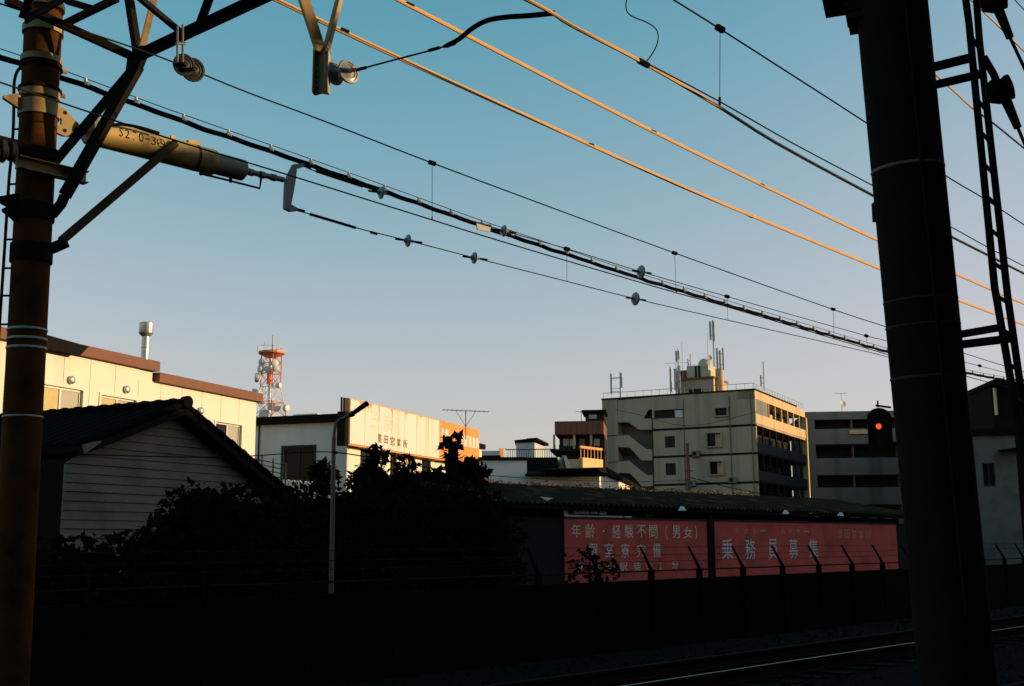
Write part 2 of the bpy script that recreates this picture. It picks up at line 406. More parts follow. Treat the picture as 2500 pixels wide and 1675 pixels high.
obj('top_rail', B().tube([trk(s_first, FD, zrail), trk(s_first + NP * pitch_s, FD, zrail)], .016, 6), 'steel_dark', fr)
for h in (.1, .22, .36):
    obj('barbed_wire', B().tube([trk(s_first, FD + h * .55, zrail + .07 + h), trk(s_first + NP * pitch_s, FD + h * .55, zrail + .07 + h)], .004, 4), 'wire_dark', fr)

# ================================================================== generic building pieces
def window(W, t, a0, a1, z0, z1, rec=.1, fw=.05, frame='alu', glass='glass_dark', mull=1, glasses=None, d=0.0):
    hs = []; n = mull + 1; w = (a1 - a0 - fw * (n + 1)) / n
    for i in range(n): hs.append((a0 + fw + i * (w + fw), a0 + fw + i * (w + fw) + w, z0 + fw, z1 - fw))
    fr_ = obj('window', B().holes(W, a0, a1, z0, z1, hs, .05, d - rec + .05), frame, t)
    for i, h in enumerate(hs):
        obj('pane', B().wbox(W, h[0], h[1], h[2], h[3], d - rec + .0 - .02, d - rec + .012), (glasses[i] if glasses else glass), fr_)
    return fr_

# ================================================================== long cream building, left
Yc = 50.0; pc = atY(626, 1000, Yc)
e = az_dir(21.4)
W0 = Wall((pc.x, pc.y), e)
aL, _ = W0.px(60, 900); aR = 0.0
p = W0.P(aL - 6, 0); W1 = Wall((p.x, p.y), e); LEN = 6 - aL
t = thing('cream_building', 'long cream panelled building with brown fascia, lit by low sun on the left', 'building', W1.P(LEN / 2, -.3, -5))
def lx(px, py): return W1.px(px, py)
z_top2 = lx(626, 981)[1]; z_f2 = lx(632, 962)[1]
a_step, z_top1 = lx(374, 907); z_f1 = lx(379, 884)[1]
wins = []
for (x0, y0, x1, y1) in ((100, 937, 203, 1012), (246, 962, 333, 1040), (526, 1027, 590, 1108)):
    a0, z1 = lx(x0, y0); a1, _ = lx(x1, y0); wins.append([a0, a1, 0, z1])
wins[0][3] = lx(150, 945)[1]; wins[1][3] = lx(285, 970)[1]; wins[2][3] = lx(558, 1034)[1]
for w in wins: w[2] = w[3] - 2.05
# backing wall with openings, panels proud of it
obj('wall', B().holes(W1, 0, LEN, -.3, z_top2, wins, .25, -.03).holes(W1, 0, a_step, z_top2, z_top1, [], .25, -.03), 'wall_cream', t)
obj('body', B().wbox(W1, .01, LEN - .01, -.3, z_top2 - .01, -10, -.3).wbox(W1, .01, a_step - .01, z_top2 - .01, z_top1 - .01, -10, -.3), 'wall_cream', t)
npan = 15; pw = LEN / npan
for i in range(npan):
    a0, a1 = i * pw + .012, (i + 1) * pw - .012
    for (z0, z1) in ((-.3, 3.55), (3.575, z_top1 if a1 <= a_step + .3 else z_top2 - .0)):
        hs = [w for w in wins if w[1] > a0 and w[0] < a1 and w[3] > z0 and w[2] < z1]
        z1 = min(z1, z_top1 if a1 < a_step + .05 else z_top2)
        cuts = sorted({z0, z1} | {min(max(z, z0), z1) for h in hs for z in h[2:4]}) if any(h[0] <= a0 and h[1] >= a1 for h in hs) else [z0, z1]
        for zz0, zz1 in zip(cuts, cuts[1:]):
            if zz1 - zz0 < .03: continue
            bb = B().holes(W1, a0, min(a1, LEN), zz0, zz1, hs, .027)
            if bb.v: obj('wall_panel', bb, 'wall_cream', t)
for i, w in enumerate(wins):
    window(W1, t, w[0] + .003, w[1] - .003, w[2] + .003, w[3] - .003, rec=.12, fw=.07, mull=1, glasses=(('curtain', 'glass_pale'), ('curtain', 'glass_pale'), ('glass_dark', 'glass_pale'))[i])
    obj('window_trim', B().holes(W1, w[0] - .09, w[1] + .09, w[2] - .09, w[3] + .09, [w], .04, .035), 'wall_cream', t)
obj('fascia', B().wbox(W1, -.3, a_step + .12, z_top1 + .002, z_f1, -.6, .22), 'fascia_brown', t)
obj('fascia', B().wbox(W1, a_step + .13, LEN + .15, z_top2 + .002, z_f2, -.6, .22), 'fascia_brown', t)
obj('roof', B().wbox(W1, -.3, a_step + .1, z_f1 - .15, z_f1 + .02, -10.3, -.61), 'roof_black', t)
obj('roof', B().wbox(W1, a_step + .15, LEN + .1, z_f2 - .15, z_f2 + .02, -10.3, -.61), 'roof_black', t)
a0, z0 = lx(118, 850); a1, z1 = lx(214, 846)
obj('eaves_canopy', B().wpoly(W1, [W1.px(*q, .4) for q in ((60, 840), (196, 868), (217, 846), (113, 817), (60, 803))], .23, .4), 'roof_black', t)
for (x, y) in ((172, 928), (307, 951), (488, 1003)):
    a, z = lx(x, y)
    vh = obj('vent_hood', B().lathe(W1.P(a, z, 0), W1.o, [(.10, 0), (.10, .03), (.15, .05), (.15, .09), (.11, .13), (.04, .145), (.001, .147)], 16), 'steel_pipe', t, smooth=True)
# steel flue
fp = atY(352, 870, 37.5); fb = W1.q
a, z = W1.px(353, 880, -1.2); base = W1.P(a, z_f1 - .3, -1.2)
zt_ = atY(353, 790, base.y).z; zm = atY(353, 815, base.y).z
fl = obj('flue_pipe', B().tube([base, V((base.x, base.y, zm + .1))], .15, 16), 'steel_pipe', t, smooth=True)
obj('flue_cowl', B().lathe(V((base.x, base.y, zm)), UP, [(.15, -.12), (.27, .0), (.28, .03), (.28, zt_ - zm), (.25, zt_ - zm + .03), (.02, zt_ - zm + .06)], 18), 'steel_pipe', fl, smooth=True)
for zz in (.33, .66):
    obj('joint_band', B().lathe(V((base.x, base.y, base.z + (zm - base.z) * zz)), UP, [(.153, -.03), (.165, -.02), (.165, .02), (.153, .03)], 16), 'steel_pipe', fl, smooth=True)

# ================================================================== shop building with long signboard
Ys = 56.0; ps = atY(848, 1060, Ys)
We = Wall((ps.x, ps.y), az_dir(19.6))                   # side wall under the sign
front_e = (We.o.x, We.o.y)                              # front wall: from the corner away to the viewer's left
Wc = Wall((ps.x, ps.y), (We.o.x, We.o.y))
aF = Wc.px(590, 1050)[0]
p = Wc.P(aF, 0); WF = Wall((p.x, p.y), front_e); LF = -aF
SL = We.px(1172, 1100)[0] + .3
t = thing('shop_building', 'low white shop building with a black roof edge, front wall in shade', 'building', We.P(SL / 2, -.3, -3))
sx = lambda x, y: WF.px(x, y)
zr_b = sx(839, 1030)[1]; zr_t = sx(839, 1011)[1]
wa0, wz1 = sx(692, 1088); wa1, _ = sx(768, 1085); wz1 = sx(730, 1092)[1]; wz0 = sx(730, 1172)[1]
hs = [(wa0, wa1, wz0, wz1)]
obj('wall', B().holes(WF, 0, LF, -.3, zr_b, hs, .2), 'wall_white', t)
window(WF, t, wa0 + .003, wa1 - .003, wz0 + .003, wz1 - .003, rec=.12, fw=.06, frame='metal_and_shade', mull=1)
obj('window_trim', B().holes(WF, wa0 - .1, wa1 + .1, wz0 - .1, wz1 + .1, hs, .05, .045), 'metal_and_shade', t)
ex = lambda x, y: We.px(x, y)
zwb = zr_b
eh = []
for (x0, x1) in ((880, 921), (953, 969), (984, 1010), (1030, 1052), (1090, 1120)):
    a0 = ex(x0, 1100)[0]; a1 = ex(x1, 1100)[0]; eh.append((a0, a1, .6, ex(x0, 1095 + (x0 - 880) * .18)[1]))
eh[2] = (eh[2][0], eh[2][1], 2.6, eh[2][3])
obj('wall', B().holes(We, .002, SL, -.3, zr_b, eh, .2, -.001), 'wall_cream', t)
for i, h in enumerate(eh):
    window(We, t, h[0] + .003, h[1] - .003, h[2] + .003, h[3] - .003, rec=.14, fw=.05, frame='metal_and_shade' if i != 2 else 'alu', mull=1, glass='glass_dark' if i != 2 else 'curtain')
obj('body', B().wbox(We, .21, SL - .01, -.3, zr_b - .01, -LF + .01, -.21), 'wall_white', t)
obj('roof_fascia', B().wbox(WF, -.35, LF + .15, zr_b + .002, zr_t, -.55, .35), 'roof_black', t)
obj('roof', B().wbox(We, .56, SL + .3, zr_b + .002, zr_t - .06, -LF - .3, .15), 'roof_black', t)
b = B()
for zz in (.95, .8, .65, .5):
    pass
# rooftop box seen behind
q0 = WF.px(715, 1025); bx0 = WF.px(716, 1010, -6)[0]; bx1 = WF.px(775, 1008, -6)[0]; bx2 = WF.px(805, 1010, -6)[0]
ut = obj('roof_unit', B().wbox(WF, bx0, bx1, zr_t - .1, WF.px(716, 1012, -6)[1], -9, -6), 'wall_cream', t)
obj('roof_unit', B().wbox(WF, bx1 + .01, bx2, zr_t - .1, WF.px(775, 1010, -6)[1] - .12, -9, -6.2), 'wall_cream', t)
# cable / downpipe on the front, left corner
obj('downpipe', B().tube([WF.P(sx(634, 1055)[0], zr_b, .06), WF.P(sx(634, 1055)[0], -.3, .06)], .04, 8), 'metal_and_shade', t)

# signboard (a thing of its own, hung on the side wall)
SO = .55
sg = thing('signboard', 'long white and orange signboard with rust streaks above the shop wall', 'sign', We.P(5, ex(855, 1080)[1], SO / 2))
s0, zt_s = We.px(856, 973, SO); s1 = We.px(1170, 1057, SO)[0]; sm_ = We.px(1073, 1040, SO)[0]
zt_s = (zt_s + We.px(1168, 1052, SO)[1]) / 2; zb_s = We.px(858, 1083, SO)[1]
obj('frame', B().wbox(We, s0 - .02, s1 + .02, zb_s - .08, zt_s + .06, .18, SO - .045), 'sign_rust', sg)
npn = 7
for i in range(npn):
    a0 = s0 + (sm_ - s0) * i / npn; a1 = s0 + (sm_ - s0) * (i + 1) / npn
    obj('sign_panel', B().wbox(We, a0 + .012, a1 - .012, zb_s, zt_s, SO - .04, SO), 'sign_white', sg)
for i in range(3):
    a0 = sm_ + (s1 - sm_) * i / 3; a1 = sm_ + (s1 - sm_) * (i + 1) / 3
    obj('sign_panel', B().wbox(We, a0 + .01, a1 - .01, zb_s, zt_s, SO - .04, SO), 'sign_orange', sg)
rr = random.Random(5)
for i in range(1, npn):                                  # rust running from the panel joints and the top edge
    a = s0 + (sm_ - s0) * i / npn; L = (zt_s - zb_s) * rr.uniform(.35, .95); w = rr.uniform(.03, .07)
    obj('rust_streak', B().wpoly(We, [(a - w, zt_s - .01), (a - w * .5, zt_s - L * .4), (a - .008, zt_s - L), (a + .01, zt_s - L), (a + w * .4, zt_s - L * .5), (a + w, zt_s - .01)], SO + .0005, SO + .003), 'sign_rust', sg)
for a, w, L in ((s0 + 1.15, .25, .30), (s0 + 1.9, .35, .35), (s0 + 2.2, .12, .5), (s0 + 4.6, .18, .25), (s0 + 6.4, .2, .18), (s0 + 8.3, .25, .12)):
    obj('rust_streak', B().wpoly(We, [(a - w, zt_s - .01), (a - w * .2, zt_s - L * .5), (a, zt_s - L), (a + w * .15, zt_s - L * .5), (a + w, zt_s - .01)], SO + .0035, SO + .006), 'sign_rust', sg)
for ch, x0, x1, y0, y1 in (('墨', 922, 931.5, 1058, 1080), ('田', 937, 947, 1062, 1083), ('営', 952.5, 963.5, 1064.5, 1087.5), ('業', 968.5, 978, 1069, 1090), ('所', 984, 994, 1072, 1094)):
    a0, z0 = We.px(x0, y1, SO); a1, _ = We.px(x1, y1, SO); z1 = We.px((x0 + x1) / 2, y0 + 2, SO)[1]; z0 = We.px((x0 + x1) / 2, y1, SO)[1]
    letter(We, ch, a0, a1, z0, z1, SO + .012, 'letter_brown', sg)
for ch, x0, x1, y0, y1 in (('三', 905, 926, 1005, 1044), ('京', 936, 958, 1012, 1054)):      # ghost of painted-out lettering
    a0 = We.px(x0, y1, SO)[0]; a1 = We.px(x1, y1, SO)[0]; z0 = We.px((x0 + x1) / 2, y1, SO)[1]; z1 = We.px((x0 + x1) / 2, y0, SO)[1]
    letter(We, ch, a0, a1, z0, z1, SO + .009, 'ghost_letter', sg, name='faded_lettering')
for x0, x1, y0, y1 in ((1078, 1085, 1046, 1066), (1087, 1095, 1049, 1072), (1122, 1130, 1062, 1090), (1133, 1141, 1063, 1090), (1144, 1151, 1066, 1092), (1153.5, 1160, 1068, 1094), (1162, 1168, 1070, 1095)):
    a0 = We.px(x0, y0, SO)[0]; a1 = We.px(x1, y0, SO)[0]; z1 = We.px((x0 + x1) / 2, y0, SO)[1]; z0 = We.px((x0 + x1) / 2, y1, SO)[1]
    obj('white_block_lettering', B().wbox(We, a0, a1, z0, z1, SO, SO + .008), 'letter_white', sg)
for a in (s0 + .1, s0 + .35):
    obj('bracket', B().tube([We.P(a - .35, zb_s - .1, .1 + .1), We.P(a - .35, zt_s + .08, .2)], .05, 6), 'steel_dark', sg)
obj('end_plate', B().wbox(We, s0 - .32, s0 - .03, zb_s - .12, zr_t, .02, SO - .1), 'roof_black', sg)
for i in range(8):
    a = s0 + (i + .5) * (s1 - s0) / 8
    obj('bracket', B().beam(We.P(a, zb_s - .1, 0), We.P(a, zb_s - .1, SO - .1), .06, .06), 'steel_dark', sg)

# TV aerial on the shop roof
def yagi(lab, base, top, boom_dir, L, n, tilt=0, parent=None, mt='steel_dark', r=.025, brace=False, el=.5):
    t = thing('tv_aerial', lab, 'aerial', base)
    obj('mast', B().tube([base, top], r, 6), mt, t)
    bd = V((boom_dir[0], boom_dir[1], tilt)).normalized(); c = bd.cross(UP).normalized()
    obj('boom', B().tube([top - bd * L / 2, top + bd * L / 2], r * .8, 6), mt, t)
    for i in range(n):
        q = top + bd * (L * (i / (n - 1) - .5)); l = el * (1 - .4 * i / n)
        obj('element', B().tube([q - c * l, q + c * l], r * .6, 5), mt, t)
    if brace:
        m_ = base.lerp(top, .45)
        for s_ in (-1, 1): obj('brace', B().tube([m_, top + bd * (s_ * L * .22)], r * .5, 5), mt, t)
    return t
qa = atY(1137, 1050, 66); qt = V((qa.x, qa.y, atY(1137, 1003, 66).z))
yagi('tall thin television aerial standing on the roof beside the orange sign end', V((qa.x, qa.y, zr_t - .4)), qt, (1, .12), 112 / 2800 * 66, 11, .03 * -1, brace=True, el=.45)

# ================================================================== tiled house with dark gable
Yh = 21.0; ph = atY(205, 1075, Yh)
gdir = az_dir(28.9)
pk = Wall((ph.x, ph.y), gdir)
aP, zP = pk.px(448, 985); aE, zE = pk.px(690, 1188); aW0, _ = pk.px(182, 1200)
zL = pk.px(208, 1080)[1]
t = thing('tiled_house', 'dark house with tiled gable roof and dim clapboard gable in the shade', 'house', pk.P(aP, -.3, -3))
slopeR = (zE - zP) / (aE - aP); slopeL = (zP - zL) / aP
aRr = aE + 1.2; zRr = zP + slopeR * (aRr - aP)
D = 8.5
wl_ = pk.px(183, 1200)[0]; wr_ = aRr - .9
def roof_z(a): return zP - .28 + (slopeR * (a - aP) if a > aP else -slopeL * (aP - a))
nb = 28; z = -.3; bh = (zP + .3) / nb
for i in range(nb):                                      # clapboards
    z0 = -.3 + i * bh; z1 = z0 + bh - .006
    def clipa(zz):
        lo = wl_ if roof_z(wl_) > zz else aP - (zP - .28 - zz) / slopeL
        hi = wr_ if roof_z(wr_) > zz else aP + (zz - (zP - .28)) / slopeR
        return lo, hi
    if z0 > zP - .35: break
    z1 = min(z1, zP - .30)
    l0, h0 = clipa(z0); l1, h1 = clipa(z1)
    if h1 <= l1: continue
    jt = random.uniform(-.006, .006)
    vs = [pk.P(l0, z0 + jt, -.26 + jt), pk.P(h0, z0 - jt, -.26 - jt), pk.P(h1, z1, -.285), pk.P(l1, z1, -.285), pk.P(l0, z0, -.33), pk.P(h0, z0, -.33), pk.P(h1, z1, -.33), pk.P(l1, z1, -.33)]
    obj('board', B().hexa(vs), 'siding', t)
pts = [(wl_ + .01, -.3), (wr_ - .01, -.3), (wr_ - .01, roof_z(wr_) - .02), (aP, zP - .32), (wl_ + .01, roof_z(wl_) - .02)]
obj('wall', B().wpoly(pk, pts, -D, -.34), 'soot_wood', t)
# roof deck, barge boards
thk = .09
def deck(a0, z0, a1, z1, d0, d1, th): return B().wpoly(pk, [(a0, z0 - th), (a1, z1 - th), (a1, z1), (a0, z0)], d0, d1)
obj('roof_deck', deck(-.05, zL - .07, aP - .002, zP - .06, -D - .2, .02, .1), 'soot_wood', t)
obj('roof_deck', deck(aP + .002, zP - .06, aRr, zRr - .06, -D - .2, .02, .1), 'soot_wood', t)
obj('barge_board', deck(-.03, zL - .09, aP, zP - .09, .022, .06, .14), 'soot_wood', t)
obj('barge_board', deck(aP + .003, zP - .09, aRr - .02, zRr - .09, .022, .06, .14), 'soot_wood', t)
# pantiles, each its own piece
tw, tl = .36, .42
tb = B(); n = 6
prof = [(x / n * tw, .035 * math.sin(x / n * 2 * math.pi) + .03) for x in range(n + 1)]
for (x, h) in prof: tb.v += [(x, 0, h), (x, tl, h + .012), (x, 0, h - .022)]
for i in range(n):
    k = 3 * i; tb.f += [(k, k + 3, k + 4, k + 1), (k + 2, k + 5, k + 3, k)]
tile_me = mesh_of('roof_tile', tb, 'tile_black', smooth=True)
cosL = math.hypot(aP, zP - zL)
def lay(a0, z0, a1, z1, left, limit=None):
    dirv = (pk.P(a1, z1) - pk.P(a0, z0)); Ls = dirv.length; dirv.normalize(); xv = -pk.o if left else pk.o
    if not left: pass
    nv = xv.cross(dirv).normalized()
    if nv.z < 0: nv = -nv
    out = []
    for r_ in range(int(Ls / (tl * .88)) + 1):
        for c_ in range(int((D + .2) / tw)):
            st = pk.P(a0, z0, .04 if left else .04 - tw) + (-pk.o) * (c_ * tw) + dirv * (r_ * tl * .88)
            if r_ * tl * .88 + tl > Ls + .12: continue
            M = Matrix(((xv.x, dirv.x, nv.x, st.x), (xv.y, dirv.y, nv.y, st.y), (xv.z, dirv.z, nv.z, st.z), (0, 0, 0, 1)))
            out.append(M)
    return out
for M in lay(-.05, zL - .06, aP, zP - .05, True)[:300]: piece('roof_tile', tile_me, t, M)
b = B()
for M in lay(aRr, zRr - .05, aP, zP - .05, False): b.add([M @ V(v) for v in tb.v], tb.f)
obj('roof_tiles', b, 'tile_black', t, smooth=True, kind='stuff')
rb = B().tube([(0, 0, 0), (0, .30, .0), (0, .31, .0), (0, .42, 0)], [.13, .12, .145, .145], 10)
ridge_me = mesh_of('ridge_tile', rb, 'tile_black', smooth=True)
for k in range(int((D + .2) / .40) + 1):
    st = pk.P(aP, zP - .02, .08) - pk.o * (k * .40); y = -pk.o
    M = Matrix(((y.y, y.x, 0, st.x), (-y.x, y.y, 0, st.y), (0, 0, 1, st.z), (0, 0, 0, 1)))
    piece('ridge_tile', ridge_me, t, M)
def verge(a0, z0, a1, z1, nn):
    for k in range(nn):
        s_ = pk.P(a0, z0 + .02, .03).lerp(pk.P(a1, z1 + .02, .03), k / nn); e_ = pk.P(a0, z0 + .02, .03).lerp(pk.P(a1, z1 + .02, .03), (k + 1.08) / nn)
        obj('verge_tile', B().tube([s_, s_.lerp(e_, .7), s_.lerp(e_, .72), e_], [.065, .06, .075, .075], 7), 'tile_black', t, smooth=True)
verge(aP, zP - .03, -.05, zL - .04, 8); verge(aP, zP - .03, aRr, zRr - .03, 12)
obj('finial_tile', B().lathe(pk.P(aP, zP + .02, .1), pk.o, [(.12, -.1), (.13, 0), (.13, .04), (.07, .06), (.001, .07)], 14), 'tile_black', t, smooth=True)
obj('sunlit_eave_tip', B().wpoly(pk, [(-.10, zL - .05), (-.04, zL - .22), (.10, zL - .12), (.32, zL + .02), (.30, zL + .05)], .062, .10), 'lamp_post', t)  # tan tip stands in for sunlight on the barge corner

# ================================================================== long shed with the red recruitment sign
SD = 18.0
q = atd(1225, 1300, SD); WS = Wall((q.x, q.y), (T2.x, T2.y))
kx = lambda x, y, d=0: WS.px(x, y, d)
LS = kx(2230, 1300)[0]
z_e = kx(1340, 1228, .25)[1]; z_r = kx(1340, 1188, -3.2)[1]
t = thing('long_shed', 'long low shed with corrugated roof carrying the red sign', 'shed', WS.P(LS / 2, -.3, -2))
z_st = kx(1375, 1266)[1]
a_s0 = kx(1372, 1300)[0]
obj('wall', B().wbox(WS, 0, LS, -.3, z_st + .03, -.2, 0), 'shed_wall', t)
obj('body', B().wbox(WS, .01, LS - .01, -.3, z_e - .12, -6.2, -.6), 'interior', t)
for i in range(18):
    a = i * LS / 18
    obj('stud', B().wbox(WS, a, a + .09, z_st + .032, z_e - .1, -.2, -.02), 'soot_wood', t)
b = B(); dr = SD + 3.2
rows = []
npr = int(LS / .19) * 4
for i in range(npr + 1):
    a = -.4 + (LS + .8) * i / npr; h = .042 * math.sin(i * math.pi / 2)
    rows.append((a, h))
vs = []
for a, h in rows: vs += [WS.P(a, z_e + h, .25), WS.P(a, z_r + h, -3.2), WS.P(a, z_r + h - .01, -3.2), WS.P(a, z_e + h - .01, .25)]
fs = []
for i in range(npr): k = 4 * i; fs += [(k, k + 4, k + 5, k + 1), (k + 3, k + 2, k + 6, k + 7), (k, k + 3, k + 7, k + 4)]
obj('corrugated_roof', B().add(vs, fs), 'corrugated', t)
vs = []
for a, h in rows: vs += [WS.P(a, z_e + h, -6.9), WS.P(a, z_r + h, -3.205)]
obj('corrugated_roof', B().add(vs, [(2 * i, 2 * i + 2, 2 * i + 3, 2 * i + 1) for i in range(npr)]), 'corrugated', t)
cap_me_b = B().tube([(0, 0, 0), (1.18, 0, 0)], .06, 8)
for i in range(int(LS / 1.2) + 1):
    obj('ridge_cap', B().tube([WS.P(-.4 + i * 1.2, z_r - .09, -3.22), WS.P(-.4 + i * 1.2 + 1.19, z_r - .09, -3.22)], .05, 8), 'soot_wood', t)
obj('eaves_beam', B().wbox(WS, -.3, LS + .3, z_e - .13, z_e - .05, .14, .2), 'soot_wood', t)
# clerestory strip with pale panes above the sign
for i, (x0, x1, y0, y1, g) in enumerate(((1376, 1387, 1243, 1262, 'glass_pale'), (1400, 1438, 1242, 1254, 'glass_pale'), (1442, 1458, 1245, 1255, 'glass_pale'), (1462, 1479, 1246, 1256, 'letter_white'), (1376, 1440, 1257, 1264, 'glass_pale'), (1400, 1466, 1258, 1266, 'glass_pale'), (1466, 1519, 1259, 1266, 'letter_white'), (1522, 1540, 1260, 1267, 'glass_pale'), (1509, 1522, 1236, 1248, 'glass_pale'), (1572, 1592, 1250, 1262, 'metal_and_shade'))):
    a0, z1 = kx(x0, y0, .02); a1, _ = kx(x1, y0, .02); z0 = kx(x0, y1, .02)[1]
    dd = .03 + .004 * i; g = 'wall_white' if g != 'metal_and_shade' else g
    obj('window_pane', B().wbox(WS, a0, a1, max(z0, z_st + .035), z1, dd - .02, dd), g, t)
# red sign: two boards
rs = thing('red_sign', 'long faded red recruitment sign with pale writing on the shed wall', 'sign', WS.P((a_s0 + LS) / 2, .5, .05))
a_m0 = kx(1722, 1300)[0]; a_m1 = kx(1736, 1300)[0]; a_e = kx(2185, 1310)[0]; z_sb = kx(1390, 1424)[1]
edges = [(a_s0 + .02, a_m0, 4), (a_m1, a_e, 5)]
for (a0, a1, n) in edges:
    for i in range(n):
        w = (a1 - a0) / n
        obj('sign_panel', B().wbox(WS, a0 + i * w + .004, a0 + (i + 1) * w - .004, z_sb, z_st, .02, .06), 'sign_red', rs)
obj('frame_top', B().wbox(WS, a_s0, a_e, z_st + .004, z_st + .05, .02, .085), 'metal_and_shade', rs)
obj('centre_post', B().wbox(WS, a_m0 + .01, a_m1 - .01, -.3, z_st + .3, .01, .12), 'soot_wood', rs)
def sletters(lst, mt='letter_pale'):
    for ch, x0, x1, y0, y1 in lst:
        xm = (x0 + x1) / 2
        a0 = kx(x0, y1, .06)[0]; a1 = kx(x1, y1, .06)[0]; z0 = kx(xm, y1, .06)[1]; z1 = kx(xm, y0, .06)[1]
        letter(WS, ch, a0, a1, z0, z1, .064, mt, rs)
sletters([('年', 1396, 1418, 1279, 1312), ('齢', 1429, 1452, 1278, 1313), ('・', 1471, 1476, 1294, 1299), ('経', 1495, 1515, 1281, 1314), ('験', 1525, 1546, 1281, 1314),
          ('不', 1556, 1576, 1282, 1313), ('問', 1585, 1605, 1282, 1314), ('（', 1625, 1630, 1282, 1317), ('男', 1642, 1660, 1283, 1314), ('女', 1669, 1690, 1287, 1314), ('）', 1697, 1702, 1284, 1317)])
sletters([('個', 1437, 1458, 1326, 1357), ('室', 1476, 1498, 1326, 1360), ('寮', 1516, 1537, 1327, 1361), ('完', 1555, 1576, 1328, 1360), ('備', 1594, 1613, 1326, 1360)])
sletters([('通', 1405, 1428, 1374, 1399), ('勤', 1446, 1463, 1376, 1397), ('当', 1480, 1500, 1372, 1396), ('駅', 1512, 1532, 1372, 1394), ('徒', 1547, 1565, 1372, 1393), ('歩', 1578, 1592, 1372, 1390), ('１', 1610, 1614, 1372, 1390), ('分', 1640, 1656, 1369, 1388)])
sletters([('乗', 1763, 1791, 1316, 1366), ('務', 1820, 1845, 1316, 1366), ('員', 1876, 1900, 1316, 1366), ('募', 1927, 1949, 1316, 1364), ('集', 1976, 1998, 1316, 1362)], 'lamp_white')
sletters([('タ', 1795, 1803, 1288, 1302), ('ク', 1817, 1826, 1289, 1304), ('シ', 1838, 1847, 1290, 1305), ('ー', 1855, 1868, 1294, 1298), ('ハ', 1908, 1916, 1290, 1304), ('イ', 1926, 1934, 1291, 1304), ('ヤ', 1944, 1954, 1290, 1303), ('ー', 1962, 1974, 1296, 1300)], 'letter_tan')
sletters([(c_, 2046 + 17 * i, 2058 + 17 * i, 1292 + i * .8, 1313 + i * .6) for i, c_ in enumerate('墨田営業所')], 'letter_faint')
# eaves lamps
for x, y in ((1665, 1240), (1918, 1249), (2052, 1254)):
    p = WS.P(kx(x, y, .5)[0], kx(x, y, .5)[1], .5)
    l = thing('eaves_lamp', {1665: 'small white lamp under the shed eaves nearest the middle lamp pole', 1918: 'small white lamp under the shed eaves left of the signal', 2052: 'small white lamp under the shed eaves close to the thick right pole'}[x], 'lamp', p + UP * .12, group='lamps under the shed eaves')
    obj('bracket', B().tube([p + UP * .16, p + UP * .02], .014, 6), 'steel_dark', l)
    obj('shade', B().lathe(p, UP, [(.11, -.07), (.10, -.05), (.05, .02), (.03, .04)], 12), 'lamp_white', l, smooth=True)
p0 = atd(1334, 1217, SD - .6)
tri = [atd(1317, 1213, SD - .6), atd(1351, 1216, SD - .6), atd(1336, 1223, SD - .6)]
b = B().add([v for v in tri] + [v + N2 * .25 + UP * .02 for v in tri], [(0, 1, 2), (5, 4, 3), (0, 3, 4, 1), (1, 4, 5, 2), (2, 5, 3, 0)])
obj('lamp_canopy', b, 'lamp_white', label='small bluish white triangular canopy at the left end of the shed eaves', cat='canopy')

# ================================================================== low white building with dark hipped roof, behind the shed
Yw = 58.0; pw0 = atY(1172, 1150, Yw)
WW = Wall((pw0.x, pw0.y), (1, .06))
wx = lambda x, y, d=0: WW.px(x, y, d)
aw = wx(1463, 1160)[0]; z_wl = wx(1230, 1124)[1]; z_wr = wx(1400, 1159)[1]; a_blk = wx(1286, 1130)[0]
t = thing('low_white_building', 'low pale building with dark hipped roof behind the shed, right end lit', 'building', WW.P(aw / 2, -.3, -4))
obj('wall', B().wbox(WW, 0, a_blk, -.3, z_wl, -6, 0), 'wall_white', t)
obj('coping', B().wbox(WW, -.1, a_blk, z_wl + .002, z_wl + .16, -6.1, .1), 'roof_black', t)
obj('wall', B().wbox(WW, a_blk + .002, aw, -.3, z_wr, -6, -.001), 'wall_white', t)
sdw = Wall((WW.P(aw, 0).x, WW.P(aw, 0).y), az_dir(13))
bE, zE2 = sdw.px(1538, 1186)
obj('wall', B().wpoly(sdw, [(0.02, -.3), (bE, -.3), (bE, zE2), (.02, sdw.px(1464, 1156)[1])], -2.5, 0), 'wall_cream', t)
zA = wx(1290, 1117, -2)[1]; zB = wx(1440, 1118, -2)[1]
# low eave, and the dark upper box set back behind it
a_blk2 = wx(1362, 1130, -2)[0]
vs = [WW.P(a_blk - .1, z_wr + .003, .35), WW.P(aw + .25, z_wr + .003, .35), WW.P(aw - .5, z_wr + .33, -1.6), WW.P(a_blk - .1, z_wr + .33, -1.6), WW.P(aw - .8, z_wr + .33, -5.8), WW.P(a_blk - .1, z_wr + .33, -5.8)]
obj('roof', B().add(vs + [v - UP * .12 for v in vs[:2]], [(0, 1, 2, 3), (3, 2, 4, 5), (0, 6, 7, 1)]), 'roof_black', t)
obj('upper_box', B().wbox(WW, wx(1286, 1130, -2)[0], a_blk2, z_wr + .34, wx(1320, 1117, -2)[1], -5.5, -2), 'roof_black', t)
pts = [sdw.px(1440, 1144), sdw.px(1470, 1141), sdw.px(1560, 1192), sdw.px(1552, 1204), (bE, zE2 + .01), sdw.px(1464, 1154)]
obj('verge', B().wpoly(sdw, pts, -2.6, .25), 'roof_black', t)

